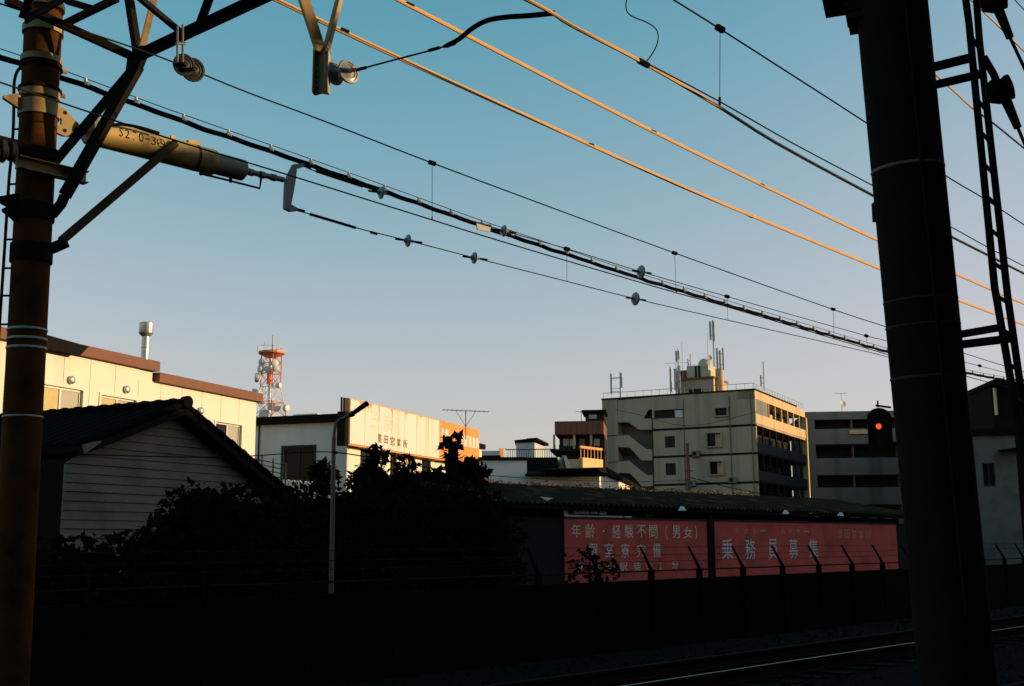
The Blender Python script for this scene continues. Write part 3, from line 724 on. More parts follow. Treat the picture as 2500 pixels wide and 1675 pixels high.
# small gable behind it with pale barge boards
Yg = 60.5; g0 = atY(1362, 1145, Yg); GW = Wall((g0.x, g0.y), (1, .1))
gp = GW.px(1373, 1116); gl = GW.px(1362, 1148); gr = GW.px(1392, 1148)
t = thing('small_gable_hut', 'tiny gabled hut with pale barge boards above the low roof', 'hut', GW.P(.3, -.3, -1))
obj('wall', B().wpoly(GW, [(gl[0], -.3), (gr[0] - .1, -.3), (gr[0] - .1, gr[1]), gp, gl], -3, 0), 'yellow_wall', t)
obj('barge_board', B().wpoly(GW, [(gp[0], gp[1] + .05), (gp[0] + .16, gp[1] + .05), (gr[0] + .05, gr[1]), (gr[0] - .2, gr[1])], .01, .3), 'sign_white', t)
obj('barge_board', B().wpoly(GW, [gl, (gl[0] + .12, gl[1]), (gp[0] - .005, gp[1] - .1), (gp[0] - .005, gp[1] + .08)], .01, .3), 'concrete_cool', t)
# yellow parapet wall and orange rail
Yy = 70; y0 = atY(1423, 1130, Yy); YW = Wall((y0.x, y0.y), az_dir(35))
a1, z1 = YW.px(1472, 1122); z0 = YW.px(1424, 1117)[1]
t = thing('yellow_terrace_wall', 'sunlit yellow terrace wall with an orange rail in the roof cluster', 'wall', YW.P(a1 / 2, -.3, -1))
obj('wall', B().wpoly(YW, [(0, -.3), (a1, -.3), (a1, (z0 + z1) / 2), (0, (z0 + z1) / 2 + .0)], -.25, 0), 'yellow_wall', t)
zr0 = YW.px(1422, 1090)[1]
obj('rail', B().wbox(YW, -.1, a1 + .1, zr0 - .1, zr0 + .05, -.2, -.08), 'orange_paint', t)
for k in range(7):
    a = a1 * k / 6
    obj('baluster', B().wbox(YW, a - .02, a + .02, (z0 + z1) / 2, zr0 - .1, -.16, -.12), 'orange_paint', t)
Wsd = Wall((YW.P(0, 0).x - 5.5, YW.P(0, 0).y + 1.0), (1, -.18))
obj('end_wall', B().wbox(Wsd, 4.2, 5.4, -.3, (z0 + z1) / 2 - .1, -2, 0), 'concrete', t)

# flat roofed house with penthouse and railing
Yf = 78; f0 = atY(1178, 1130, Yf); FW = Wall((f0.x, f0.y), (1, -.03))
fx = lambda x, y, d=0: FW.px(x, y, d)
a1 = fx(1358, 1120)[0]; z1 = fx(1250, 1117)[1]
t = thing('flat_roof_house', 'flat roofed house with white penthouse and thin roof railing', 'house', FW.P(a1 / 2, -.3, -4))
obj('wall', B().wbox(FW, 0, a1, -.3, z1, -8, 0), 'joint_dark', t)
b0 = fx(1260, 1080, -2)[0]; b1 = fx(1305, 1080, -2)[0]; zb = fx(1262, 1081, -2)[1]
pn = obj('penthouse', B().wbox(FW, b0, b1, z1 + .002, zb, -4.4, -2), 'wall_white', t)
PS = Wall((FW.P(b1, 0, -2).x, FW.P(b1, 0, -2).y), az_dir(35)); c1, cz = PS.px(1331, 1087)
obj('penthouse_side', B().wpoly(PS, [(0.01, z1), (c1, z1), (c1, cz - .1), (.01, zb)], -.6, 0), 'wall_white', pn)
obj('penthouse_roof', B().wpoly(FW, [(b0 - .1, zb + .01), (b1 + .0, zb + .16), (b1 + .1, zb + .30), (b0 - .1, zb + .16)], -4.6, -1.7), 'roof_black', pn)
obj('penthouse_roof', B().wpoly(PS, [(0.02, zb + .16), (c1 + .15, cz - .05), (c1 + .15, cz + .12), (.02, zb + .34)], -.7, .2), 'roof_black', pn)
rz = fx(1300, 1097, -.2)[1]
obj('railing', B().tube([FW.P(fx(1232, 1100)[0], rz, -.2), FW.P(a1, rz, -.2)], .035, 6), 'steel_dark', t)
for k in range(22):
    a = fx(1240, 1100)[0] + (a1 - fx(1240, 1100)[0]) * k / 21
    obj('baluster', B().tube([FW.P(a, z1, -.2), FW.P(a, rz, -.2)], .018, 5), 'steel_dark', t)
# small white block left of it
b0 = fx(1170, 1100, -5)[0]; b1 = fx(1213, 1100, -5)[0]; zz = fx(1190, 1090, -5)[1]; zs = fx(1190, 1104, -5)[1]
t = thing('white_roof_block', 'small white rooftop block with an orange stair end next to the orange sign', 'building', FW.P((b0 + b1) / 2, -.3, -10))
obj('wall', B().wbox(FW, b0 - 1.5, b1, -.3, zz, -12, -9), 'wall_white', t)
obj('shade_band', B().wbox(FW, b0 - 1.5, b1 + .1, zs - .15, zs + .05, -8.99, -8.7), 'roof_black', t)
SS = Wall((FW.P(b1, 0, -9).x, FW.P(b1, 0, -9).y), az_dir(35)); c1 = SS.px(1229, 1100)[0]
obj('end_wall', B().wbox(SS, .01, c1, -.3, zz - .35, -1, 0), 'yellow_wall', t)
for k in range(4): obj('stair_rail', B().wbox(SS, c1 * k / 4, c1 * k / 4 + .06, zz - 1.5, zz + .2, .02, .08), 'orange_paint', t)

# brown building left of the apartment block
Yb = 100; q = atY(1354, 1060, Yb); BW = Wall((q.x, q.y), (1, -.12))
bx = lambda x, y, d=0: BW.px(x, y, d)
a1 = bx(1474, 1060)[0]; zt_ = bx(1410, 1028)[1]; zb_ = bx(1410, 1060)[1]
t = thing('brown_building', 'brown clad building with open dark loggia left of the concrete apartments', 'building', BW.P(a1 / 2, -.3, -4))
cols = 9
for i in range(cols):
    obj('cladding_panel', B().wbox(BW, a1 * i / cols + .012, a1 * (i + 1) / cols - .012, zb_, zt_, -.12, 0), 'brick_brown', t)
obj('parapet', B().wbox(BW, 0, a1, zb_ + .01, zt_ - .01, -7, -.13), 'brick_brown', t)
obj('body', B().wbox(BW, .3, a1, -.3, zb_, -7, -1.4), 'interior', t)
obj('floor_slab', B().wbox(BW, -.4, a1, bx(1400, 1096)[1] - .2, bx(1400, 1096)[1], -7, .1), 'joint_dark', t)
for x in (1350, 1399, 1440): obj('post', B().wbox(BW, bx(x, 1080)[0], bx(x, 1080)[0] + .18, bx(1400, 1096)[1], zb_, -.3, -.1), 'concrete', t)
for k in range(12): obj('baluster', B().wbox(BW, a1 * k / 12, a1 * k / 12 + .06, bx(1400, 1096)[1], bx(1400, 1086)[1], -.1, -.05), 'steel_dark', t)
for i, x in enumerate((1372, 1388, 1412, 1448)):
    a = bx(x, 1075)[0]; obj('window', B().wbox(BW, a, a + .5, bx(x, 1086)[1], bx(x, 1068)[1], -1.39, -1.34), 'glass_pale' if i != 2 else 'concrete_cool', t)
u0_, u1_ = bx(1428, 1010)[0], bx(1474, 1010)[0]
ph_ = obj('penthouse', B().wbox(BW, u0_, u1_, zt_ + .002, bx(1440, 1006)[1], -4, -.6), 'joint_dark', t)
obj('penthouse_window', B().wbox(BW, u0_ + .3, u0_ + 1.0, zt_ + .25, zt_ + .6, -.598, -.55), 'glass_pale', ph_)
obj('penthouse_roof', B().wbox(BW, u0_ - .3, u1_ + .2, bx(1440, 1006)[1] + .002, bx(1440, 1000)[1], -4.3, -.2), 'roof_black', ph_)
qb = BW.P(bx(1419, 1028, -1)[0], zt_ - .3, -1)
yagi('small aerial on the brown building parapet', qb, V((qb.x, qb.y, bx(1419, 1005, -1)[1])), (1, .1), .9, 4, el=.25)

# ================================================================== concrete apartment block with roof antennas
Ym = 115.0; pm = atY(1844, 1000, Ym)
eF = V((.885, -.465, 0)); Wt = Wall((pm.x, pm.y), eF)
aL = Wt.px(1470, 1000)[0]; p = Wt.P(aL, 0); WM = Wall((p.x, p.y), eF); LM = -aL
mx_ = lambda x, y, d=0: WM.px(x, y, d)
Z7 = lambda zx, zy: mx_(1400 + zx / 3.2, 760 + zy / 3.2)
ztop = (Z7(225, 700)[1] + Z7(1420, 610)[1]) / 2
t = thing('concrete_apartment_block', 'grey concrete apartment block with outside stairs and antennas on its roof', 'building', WM.P(LM / 2, -.3, -9))
a_div = Z7(617, 900)[0]
L1 = [Z7(630, 930)[1] * .5 + Z7(1450, 885)[1] * .5, Z7(630, 1150)[1] * .5 + Z7(1410, 1100)[1] * .5, Z7(640, 1365)[1] * .5 + Z7(1410, 1330)[1] * .5]
st = (L1[0] - L1[2]) / 2
levels = [L1[0] + st * 1.0, L1[0], L1[1], L1[2], L1[2] - st]
wl4 = []
def wrect(x0, y0, x1, y1):
    a0 = mx_(x0, (y0 + y1) / 2)[0]; a1 = mx_(x1, (y0 + y1) / 2)[0]; xm = (x0 + x1) / 2
    return (a0, a1, mx_(xm, y1)[1], mx_(xm, y0)[1])
wl4 = [wrect(1747, 997, 1776, 1015), wrect(1623, 1065, 1648, 1093), wrect(1727, 1058, 1761, 1090), wrect(1625, 1131, 1650, 1160), wrect(1734, 1127, 1765, 1158), wrect(1596, 1000, 1668, 1021), wrect(1630, 1204, 1656, 1232)]
segs = [(levels[1] + .12, ztop), (levels[2] + .12, levels[1] - .12), (levels[3] + .12, levels[2] - .12), (levels[4] + .12, levels[3] - .12), (-.3, levels[4] - .12)]
for z0, z1 in segs:
    obj('facade_wall', B().holes(WM, a_div, LM, z0, z1, wl4, .25), 'concrete', t)
for z in levels[1:]:
    obj('floor_joint', B().wbox(WM, a_div, LM - .003, z - .118, z + .118, -.25, -.10), 'joint_dark', t)
for i, w in enumerate(wl4):
    if i == 5:
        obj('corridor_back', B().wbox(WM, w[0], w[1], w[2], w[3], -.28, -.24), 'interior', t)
        window(WM, t, w[1] - .95, w[1] - .1, w[2] + .05, w[3] - .1, rec=.16, fw=.05, mull=0, glass='lamp_white')
    else:
        window(WM, t, w[0] + .003, w[1] - .003, w[2] + .003, w[3] - .003, rec=.2, fw=.06, frame='joint_dark', mull=1, glasses=('glass_dark', 'glass_dark' if i in (1, 3, 6) else 'concrete_warm') if i in (2, 4) else ('glass_dark', 'glass_dark'))
        if i in (2, 4, 0):
            obj('window_hood', B().holes(WM, w[0] - .12, w[1] + .12, w[2] - .12, w[3] + .12, [w], .35, .3), 'concrete', t)
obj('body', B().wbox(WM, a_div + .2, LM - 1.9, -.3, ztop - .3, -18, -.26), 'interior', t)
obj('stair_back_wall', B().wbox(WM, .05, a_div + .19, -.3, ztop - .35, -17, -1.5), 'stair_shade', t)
obj('coping', B().wbox(WM, -.05, LM + .05, ztop + .002, ztop + .17, -17, .06), 'joint_dark', t)
# stair bay: left pier and sloping parapets
lp = Z7(345, 900)[0]
obj('stair_pier', B().wbox(WM, 0, lp, -.3, ztop, -1.49, 0), 'concrete', t)
top = [(345, 695), (690, 664), (690, 756), (585, 770), (545, 838), (617, 838), (617, 925), (510, 925), (432, 868), (345, 868)]
obj('stair_parapet', B().wpoly(WM, [Z7(*q) for q in top], -.18, -.003), 'concrete', t)
for dx, dy in ((0, 0), (5, 202), (12, 420), (18, 640)):
    pl = [(345, 975), (425, 965), (520, 1040), (570, 1078), (617, 1078), (617, 1165), (530, 1165), (440, 1065), (345, 1060)]
    pts = []
    for x, y in pl:
        a, z = Z7(x + dx, y + dy); pts.append((min(max(a, lp + .005), a_div - .005), z))
    obj('stair_parapet', B().wpoly(WM, pts, -.18, -.003), 'concrete', t)
    fl = [(430, 1062), (440, 1062), (620, 1190), (620, 1200), (600, 1200)]
    q0, q1 = Z7(350 + dx, 1062 + dy), Z7(612 + dx, 1165 + dy)
    obj('stair_flight', B().wpoly(WM, [(q0[0], q0[1] - .3), (q1[0], q1[1] - .1), (q1[0], q1[1] + .1), (q0[0], q0[1] - .1)], -1.45, -.2), 'joint_dark', t)
for k in range(3):
    zf = Z7(260, 975 + 205 * k)[1]
    obj('floor_line', B().wbox(WM, .02, lp - .02, zf - .05, zf + .05, .0005, .012), 'joint_dark', t)
obj('drain_pipe', B().tube([WM.P(a_div, ztop - 2.2, .06), WM.P(a_div, -.3, .06)], .05, 6), 'joint_dark', t)
for x in (1672, 1785, 1838):
    a = mx_(x, 1100)[0]; obj('downpipe', B().tube([WM.P(a, ztop - .4, .07), WM.P(a, -.3, .07)], .045, 6), 'stair_shade', t)
for x, y in ((1700, 1108), (1790, 1172), (1690, 1180)):
    a, z = mx_(x, y); ac = obj('air_conditioner', B().wbox(WM, a - .4, a + .4, z - .3, z + .3, .05, .35), 'concrete_cool', t)
    obj('fan_grille', B().lathe(WM.P(a - .1, z, .351), WM.o, [(.22, 0), (.22, .01), (.05, .012)], 12), 'joint_dark', ac)
    obj('bracket', B().wbox(WM, a - .4, a + .4, z - .36, z - .305, .01, .33), 'joint_dark', ac)
# gallery face on the right
WG = WM.side(LM); gx = lambda x, y, d=0: WG.px(x, y, d); G7 = lambda zx, zy, d=0: gx(1400 + zx / 3.2, 760 + zy / 3.2, d)
LG = G7(1812, 900)[0]
zpar = G7(1440, 690)[1]; zpb = (G7(1450, 800)[1] + G7(1812, 935)[1]) / 2; zpc = (G7(1455, 872)[1] + G7(1812, 1002)[1]) / 2
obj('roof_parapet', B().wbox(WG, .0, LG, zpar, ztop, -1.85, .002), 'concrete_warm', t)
storey = st
for f in range(5):  # lower storeys' shade put into their colours, top storey in a sunlit tone
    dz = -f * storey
    obj('gallery_parapet', B().wbox(WG, .12, LG, zpc + dz, zpb + dz, -.2, .0), 'concrete_warm' if f == 0 else 'metal_and_shade', t)
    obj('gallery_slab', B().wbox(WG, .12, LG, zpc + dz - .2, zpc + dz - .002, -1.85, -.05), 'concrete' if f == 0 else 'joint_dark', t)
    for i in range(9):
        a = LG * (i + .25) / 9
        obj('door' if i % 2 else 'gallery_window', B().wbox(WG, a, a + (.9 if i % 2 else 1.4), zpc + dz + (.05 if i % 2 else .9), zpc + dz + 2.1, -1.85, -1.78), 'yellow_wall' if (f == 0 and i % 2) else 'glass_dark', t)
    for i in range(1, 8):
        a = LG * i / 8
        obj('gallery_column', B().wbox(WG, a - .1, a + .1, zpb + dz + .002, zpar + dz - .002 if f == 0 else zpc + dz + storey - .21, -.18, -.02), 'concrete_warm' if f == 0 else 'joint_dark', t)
ga = [G7(1440, 700), G7(1515, 700)]
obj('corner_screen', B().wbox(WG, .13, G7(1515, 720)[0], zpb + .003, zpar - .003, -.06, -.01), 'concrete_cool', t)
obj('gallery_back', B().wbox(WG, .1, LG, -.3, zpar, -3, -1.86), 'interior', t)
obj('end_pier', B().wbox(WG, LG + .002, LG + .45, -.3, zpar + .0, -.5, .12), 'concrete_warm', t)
# roof railing
for (Wx, a0, a1, nn) in ((WM, 0.1, LM - .1, 18), (WG, .1, LG, 20)):
    obj('roof_railing', B().tube([Wx.P(a0, ztop + .75, -.15), Wx.P(a1, ztop + .75, -.15)], .03, 5), 'antenna_grey', t)
    for k in range(nn + 1):
        a = a0 + (a1 - a0) * k / nn
        obj('railing_post', B().tube([Wx.P(a, ztop + .1, -.15), Wx.P(a, ztop + .75, -.15)], .022, 5), 'antenna_grey', t)
# penthouse with water tank
RD = -6.0
r8 = lambda zx, zy: mx_(1600 + zx / 7.127, 760 + zy / 7.127, RD)
zb1 = ztop + .1
lo0, lo1 = r8(440, 1200)[0], r8(1010, 1200)[0]; lz = r8(700, 1190)[1]
pn = obj('penthouse', B().wbox(WM, lo0, lo1, zb1, lz, RD - 5, RD), 'concrete', t)
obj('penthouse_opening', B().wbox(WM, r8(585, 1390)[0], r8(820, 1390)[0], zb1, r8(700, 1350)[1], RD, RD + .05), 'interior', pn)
obj('penthouse_ledge', B().wbox(WM, lo0 - .1, lo1 + .1, lz + .002, lz + .25, RD - 5.1, RD + .15), 'fascia_brown', pn)
hi0, hi1 = r8(530, 1000)[0], r8(905, 1000)[0]; hz = r8(700, 935)[1]
obj('upper_penthouse', B().wbox(WM, hi0, hi1, lz + .252, hz, RD - 4.5, RD - .3), 'tank_cream', pn)
for zx in (690, 750): obj('pilaster', B().wbox(WM, r8(zx - 15, 1000)[0], r8(zx + 15, 1000)[0], lz + .253, hz - .1, RD - .298, RD - .2), 'joint_dark', pn)
obj('red_panel', B().wbox(WM, r8(290, 1100)[0], hi0 - .05, lz - 1.6, r8(400, 1010)[1], RD - 4, RD - 1), 'brick_brown', pn)
PWs = Wall((WM.P(lo1, 0, RD).x, WM.P(lo1, 0, RD).y), (-WM.o.x, -WM.o.y))
obj('side_wall', B().wbox(PWs, .01, 5.0, zb1, lz - .01, -.2, .005), 'concrete_warm', pn)
c0 = WM.P(r8(1060, 1100)[0], 0, RD - 1.2)
obj('corner_column', B().tube([V((c0.x, c0.y, zb1)), V((c0.x, c0.y, r8(1060, 975)[1]))], .45, 14), 'concrete_warm', pn, smooth=True)
tc_ = WM.P(r8(740, 900)[0], 0, RD - 2.4); tz = hz
tank = obj('water_tank', B().lathe(V((tc_.x, tc_.y, tz)), UP, [(.72, 0), (.75, .05), (.75, .32), (.72, .5), (.62, .72), (.45, .9), (.22, 1.0), (.01, 1.03)], 20), 'tank_cream', pn, smooth=True)
# antennas: each a thing of its own, standing on the roof
def antenna(lab, zx, zbot, ztp, d=RD, panels=(), base_z=None, r=.06, whip=None, group='antennas on the apartment roof', arms=()):
    f = lambda x, y: mx_(1600 + x / 7.127, 760 + y / 7.127, d)
    a, zt2 = f(zx, ztp); z0 = base_z if base_z is not None else f(zx, zbot)[1]
    t2 = thing('roof_antenna', lab, 'antenna', WM.P(a, z0, d), group=group)
    obj('mast', B().tube([WM.P(a, z0, d), WM.P(a, zt2, d)], r, 8), 'antenna_grey', t2)
    for (px_, y0, y1, w) in panels:
        b0_, z0_ = f(px_, y1); z1_ = f(px_, y0)[1]
        obj('panel_antenna', B().wbox(WM, b0_ - w / 2, b0_ + w / 2, z0_, z1_, d - .05, d + .1), 'antenna_grey', t2)
        for zz in (.25, .75):
            zz_ = z0_ + (z1_ - z0_) * zz
            obj('clamp', B().tube([WM.P(a, zz_, d), WM.P(b0_, zz_, d)], .03, 5), 'antenna_grey', t2)
    for (y, x1) in arms:
        zz_ = f(zx, y)[1]; b0_ = f(x1, y)[0]
        obj('arm', B().tube([WM.P(a, zz_, d), WM.P(b0_, zz_, d)], .03, 5), 'antenna_grey', t2)
    return t2
antenna('tallest roof antenna, a twin white panel mast right of the domed tank', 1000, 970, 150, panels=((965, 175, 500, .22), (1020, 180, 520, .28)), base_z=hz - .2, r=.09, d=RD - 1)
antenna('roof antenna with three panels overhanging the right penthouse corner', 1120, 1020, 680, panels=((1085, 640, 1010, .2), (1190, 640, 1020, .18), (1135, 680, 1040, .2)), base_z=lz, r=.05)
antenna('left roof antenna with two short panels beside the red penthouse panel', 390, 1000, 660, panels=((368, 690, 880, .18), (412, 690, 840, .16)), base_z=zb1, r=.06)
antenna('thin whip antenna left of the domed tank', 460, 1000, 530, base_z=lz, r=.025)
antenna('thin whip antenna right of the domed tank', 900, 940, 370, base_z=hz, r=.028, d=RD - 2)
antenna('tall panel antenna standing at the far left of the penthouse', 255, 1440, 960, panels=((275, 990, 1400, .2),), base_z=zb1, r=.05, d=RD + 2)
antenna('panel antenna in front of the red penthouse panel', 365, 1440, 990, panels=((350, 1000, 1380, .18),), base_z=zb1, r=.05, d=RD + 2)
antenna('slim cream panel antenna left of the penthouse wall', 425, 1440, 940, panels=((410, 950, 1350, .18),), base_z=zb1, r=.05, d=RD + 2)
antenna('short pair of rods behind the domed tank', 605, 960, 740, panels=((572, 830, 950, .1),), base_z=hz - .2, r=.05, d=RD - 1)
antenna('roof antenna with small dish at the right corner of the apartment roof', 1875, 1380, 870, panels=((1845, 1110, 1300, .15),), base_z=ztop + .1, r=.06, d=-1.5)
t2 = antenna('small round dish on a thin rod right of the domed tank', 940, 940, 780, base_z=hz, r=.03, d=RD - .5)
dc = WM.P(mx_(1600 + 945 / 7.127, 760 + 815 / 7.127, RD - .5)[0], mx_(1600 + 945 / 7.127, 760 + 815 / 7.127, RD - .5)[1], RD - .4)
obj('dish', B().lathe(dc, V((.3, -1, .2)), [(.001, 0), (.2, .03), (.3, .1), (.28, .1), (.001, .05)], 14), 'antenna_grey', t2)
t2 = antenna('twin pole antenna frame at the left end of the apartment roof', -615, 1440, 1060, base_z=ztop + .1, r=.06, d=-3, panels=((-590, 1075, 1330, .2), (-765, 1085, 1440, .15)), arms=((1150, -765), (1390, -765)))
qy = WM.P(r8(330, 900)[0], lz, RD - .5)
yagi('small television aerial left of the domed tank', qy, V((qy.x, qy.y, r8(330, 890)[1])), (1, -.2), 2.4, 6, el=.3, mt='antenna_grey')

# ================================================================== grey balcony apartments right of it
Yr = 136.0; pr = atY(1971, 1060, Yr); WR = Wall((pr.x, pr.y), (1, -.10)); rx = lambda x, y, d=0: WR.px(x, y, d)
LR = rx(2260, 1060)[0]; zt_ = rx(2050, 1005)[1]
t = thing('grey_balcony_apartments', 'grey apartment block with long balconies left of the thick right pole', 'building', WR.P(LR / 2, -.3, -6))
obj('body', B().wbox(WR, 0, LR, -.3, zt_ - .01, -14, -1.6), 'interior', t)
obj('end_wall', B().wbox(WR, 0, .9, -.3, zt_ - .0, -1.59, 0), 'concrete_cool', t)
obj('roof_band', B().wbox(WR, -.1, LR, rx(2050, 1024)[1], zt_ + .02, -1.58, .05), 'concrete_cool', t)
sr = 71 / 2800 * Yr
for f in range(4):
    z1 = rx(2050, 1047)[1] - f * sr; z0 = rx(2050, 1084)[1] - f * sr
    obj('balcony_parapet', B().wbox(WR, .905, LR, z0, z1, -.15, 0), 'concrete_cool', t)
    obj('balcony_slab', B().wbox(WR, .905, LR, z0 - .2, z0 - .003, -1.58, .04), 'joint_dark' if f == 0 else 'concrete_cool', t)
    for i in range(6):
        a = 1.4 + i * 2.6
        if a + 1.6 > LR: break
        window(WR, t, a, a + 1.7, z0 + .1, z0 + 2.1, rec=.0, fw=.06, frame='metal_and_shade', mull=1, glass='glass_dark', d=-1.52)
    for i in range(3):
        a = 5.2 * (i + 1)
        obj('balcony_divider', B().wbox(WR, a, a + .08, z1 + .002, z0 + sr - .21, -1.5, -.12), 'concrete_cool', t)
a0 = rx(2073, 1055)[0]; a1 = rx(2119, 1055)[0]
for k in range(2):
    w = (a1 - a0) / 2
    obj('lit_awning', B().wbox(WR, a0 + k * w + .02, a0 + (k + 1) * w - .02, rx(2090, 1060)[1], rx(2090, 1050)[1], .02, .3), 'yellow_wall', t)
qy = WR.P(rx(2067, 1000)[0], zt_, -3); yagi('faint aerial on the grey balcony apartments', qy, V((qy.x, qy.y, rx(2068, 960, -3)[1])), (1, .1), 1.4, 5, el=.4, mt='antenna_grey')
dc = V((qy.x, qy.y - .3, rx(2066, 987, -3)[1]))
t2 = thing('roof_dish', 'small satellite dish on the grey balcony apartments roof', 'dish', V((qy.x - .2, qy.y - .5, zt_)))
obj('stem', B().tube([V((qy.x - .2, qy.y - .5, zt_)), dc], .04, 6), 'antenna_grey', t2)
obj('reflector', B().lathe(dc, V((.5, -1, .3)), [(.001, 0), (.3, .05), (.45, .15), (.42, .15), (.001, .06)], 16), 'antenna_grey', t2)

# unseen slab added behind the thick mast to shade the concrete block's lower galleries
SBW = Wall((38.8, 113.5), az_dir(18.7)); t = thing('added_shade_slab', 'unseen dark slab added behind the thick mast to shade the galleries', 'building', SBW.P(11, -.3, 4))
shs = [(1.2 + 3 * i, 2.8 + 3 * i, .9 + 2.9 * f, 2.4 + 2.9 * f) for i in range(7) for f in range(4)]
SBW2 = Wall((SBW.P(0, 0, 7).x, SBW.P(0, 0, 7).y), (-SBW.o.x, -SBW.o.y))
obj('wall', B().wbox(SBW, 0, 21.3, -.3, 14.0, 0, 7), 'dark_wall', t)
for i in range(4):
    zz = .9 + 2.9 * i
    for a in (.8, 4.2): window(SBW2, t, a, a + 1.7, zz, zz + 1.5, rec=-.06, fw=.06, mull=1)
obj('roof', B().wbox(SBW, -.1, 21.4, 14.002, 14.2, -.1, 7.1), 'roof_black', t)

# ================================================================== dark house group at the right edge
Yd = 48.0; pd = atY(2376, 1100, Yd); WD = Wall((pd.x, pd.y), (1, -.25)); dx_ = lambda x, y, d=0: WD.px(x, y, d)
LD = dx_(2700, 1100)[0]
z1 = dx_(2430, 1062)[1]; hw = (dx_(2400, 1160)[0], dx_(2430, 1160)[0], dx_(2415, 1188)[1], dx_(2415, 1131)[1])
t = thing('grey_corner_house', 'shaded grey house with one small dark window at the right edge', 'house', WD.P(2, -.3, -3))
a1 = dx_(2484, 1150)[0]
obj('wall', B().holes(WD, 0, a1, -.3, z1, [hw], .2), 'siding', t)
obj('body', B().wbox(WD, .01, a1, -.3, z1 - .02, -6, -.22), 'siding', t)
window(WD, t, hw[0], hw[1], hw[2], hw[3], rec=.12, fw=.05, frame='metal_and_shade', mull=1)
obj('roof', B().wbox(WD, -.15, a1 + .1, z1 + .002, z1 + .25, -6, .2), 'roof_black', t)
obj('awning', B().wpoly(WD, [(dx_(2432, 1100)[0], dx_(2432, 1101)[1]), (a1 + .3, dx_(2480, 1100)[1]), (a1 + .3, dx_(2480, 1092)[1])], .01, .5), 'roof_black', t)
Yd2 = 60.0; pd = atY(2300, 1000, Yd2); WD2 = Wall((pd.x, pd.y), (1, -.05)); z2 = WD2.px(2390, 961)[1]
t = thing('dark_flat_building', 'dark flat roofed building between the thick pole and the ladder', 'building', WD2.P(3, -.3, -3))
obj('wall', B().wbox(WD2, 0, WD2.px(2560, 1000)[0], -.3, z2, -6, 0), 'dark_wall', t)
obj('coping', B().wbox(WD2, -.1, WD2.px(2560, 1000)[0], z2 + .002, z2 + .15, -6, .1), 'roof_black', t)
Yd3 = 52.0; pd = atY(2423, 1000, Yd3); WD3 = Wall((pd.x, pd.y), (1, -.1)); z3 = WD3.px(2440, 942)[1]
t = thing('eaved_house', 'dark house with wide flat eaves and a white strip drawn as its sunlit edge, behind the ladder', 'house', WD3.P(2, -.3, -3))
obj('wall', B().wbox(WD3, 0, WD3.px(2700, 1000)[0], -.3, z3, -5.5, 0), 'soot_wood', t)
obj('roof', B().wbox(WD3, WD3.px(2414, 940)[0], WD3.px(2700, 1000)[0], z3 + .002, WD3.px(2440, 931)[1], -5.5, .7), 'roof_black', t)
obj('sunlit_edge_strip', B().tube([WD3.P(.12, WD3.px(2427, 948)[1], .12), WD3.P(.12, WD3.px(2427, 1014)[1], .12)], .075, 8), 'sign_white', t)  # white strip stands in for sunlight on the house edge
obj('vent_louvre', B().wbox(WD3, WD3.px(2488, 1060)[0], WD3.px(2500, 1060)[0], WD3.px(2490, 1085)[1], WD3.px(2490, 1045)[1], .01, .06), 'concrete_cool', t)

# ================================================================== radio tower, far
Yt = 250.0; c = atY(659, 1000, Yt); S = Yt / 2800
t = thing('radio_tower', 'red and white lattice radio tower with dishes and round top platform', 'tower', V((c.x, c.y, 0)))
zy = lambda y: atY(659, y, Yt).z
def leg_r(z):
    zw = zy(945)
    return 1.55 * 1.4 if z > zw else 1.55 * 1.4 + (zw - z) * 0.22
ys = [1130, 1085, 1050, 1018, 982, 945, 912, 888, 862]
zs = [zy(y) for y in ys]; zs[0] = 0
def corner(k, z, rot=R(20)):
    r_ = leg_r(z); an = rot + k * math.pi / 2; return V((c.x + r_ * math.cos(an), c.y + r_ * math.sin(an), z))
for i in range(len(zs) - 1):
    mt = 'tower_red' if i % 2 == 1 else 'tower_white'
    if i == 6: mt = 'tower_red'
    if i == 5: mt = 'tower_red'
    if i == 4: mt = 'tower_white'
    for k in range(4):
        p0, p1, q1, q0 = corner(k, zs[i]), corner(k, zs[i + 1]), corner(k + 1, zs[i + 1]), corner(k + 1, zs[i])
        obj('leg', B().tube([p0, p1], .13, 5), mt, t)
        if i > 0:
            obj('brace', B().tube([p0, q1], .07, 4).tube([q0, p1], .07, 4), mt, t)
            obj('girt', B().tube([p1, q1], .08, 4), mt, t)
obj('cable_duct', B().tube([V((c.x - .2, c.y, 0)), V((c.x - .2, c.y, zs[-1]))], .35, 6), 'tower_white', t)
obj('duct_section', B().tube([V((c.x - .25, c.y - .4, zy(938))), V((c.x - .25, c.y - .4, zy(910)))], .55, 8), 'tower_red', t)
zp = zs[-1]
obj('top_platform', B().lathe(V((c.x, c.y, zp - .2)), UP, [(1.0, -.9), (1.6, -.6), (2.7, -.1), (2.9, 0), (2.9, .45), (2.6, .5)], 20), 'tower_red', t)
for k in range(16):
    an = 2 * math.pi * k / 16; p0 = V((c.x + 2.85 * math.cos(an), c.y + 2.85 * math.sin(an), zp + .2)); an2 = an + math.pi / 8; p2 = V((c.x + 2.85 * math.cos(an2), c.y + 2.85 * math.sin(an2), zp + 1.3))
    obj('platform_railing', B().tube([p0, p0 + UP * 1.1], .05, 4).tube([p0 + UP * 1.1, p2], .05, 4), 'tower_white', t)
obj('lightning_rod', B().tube([V((c.x + .1, c.y, zp)), V((c.x + .1, c.y, zy(818)))], [.16, .09], 6), 'tower_red', t)
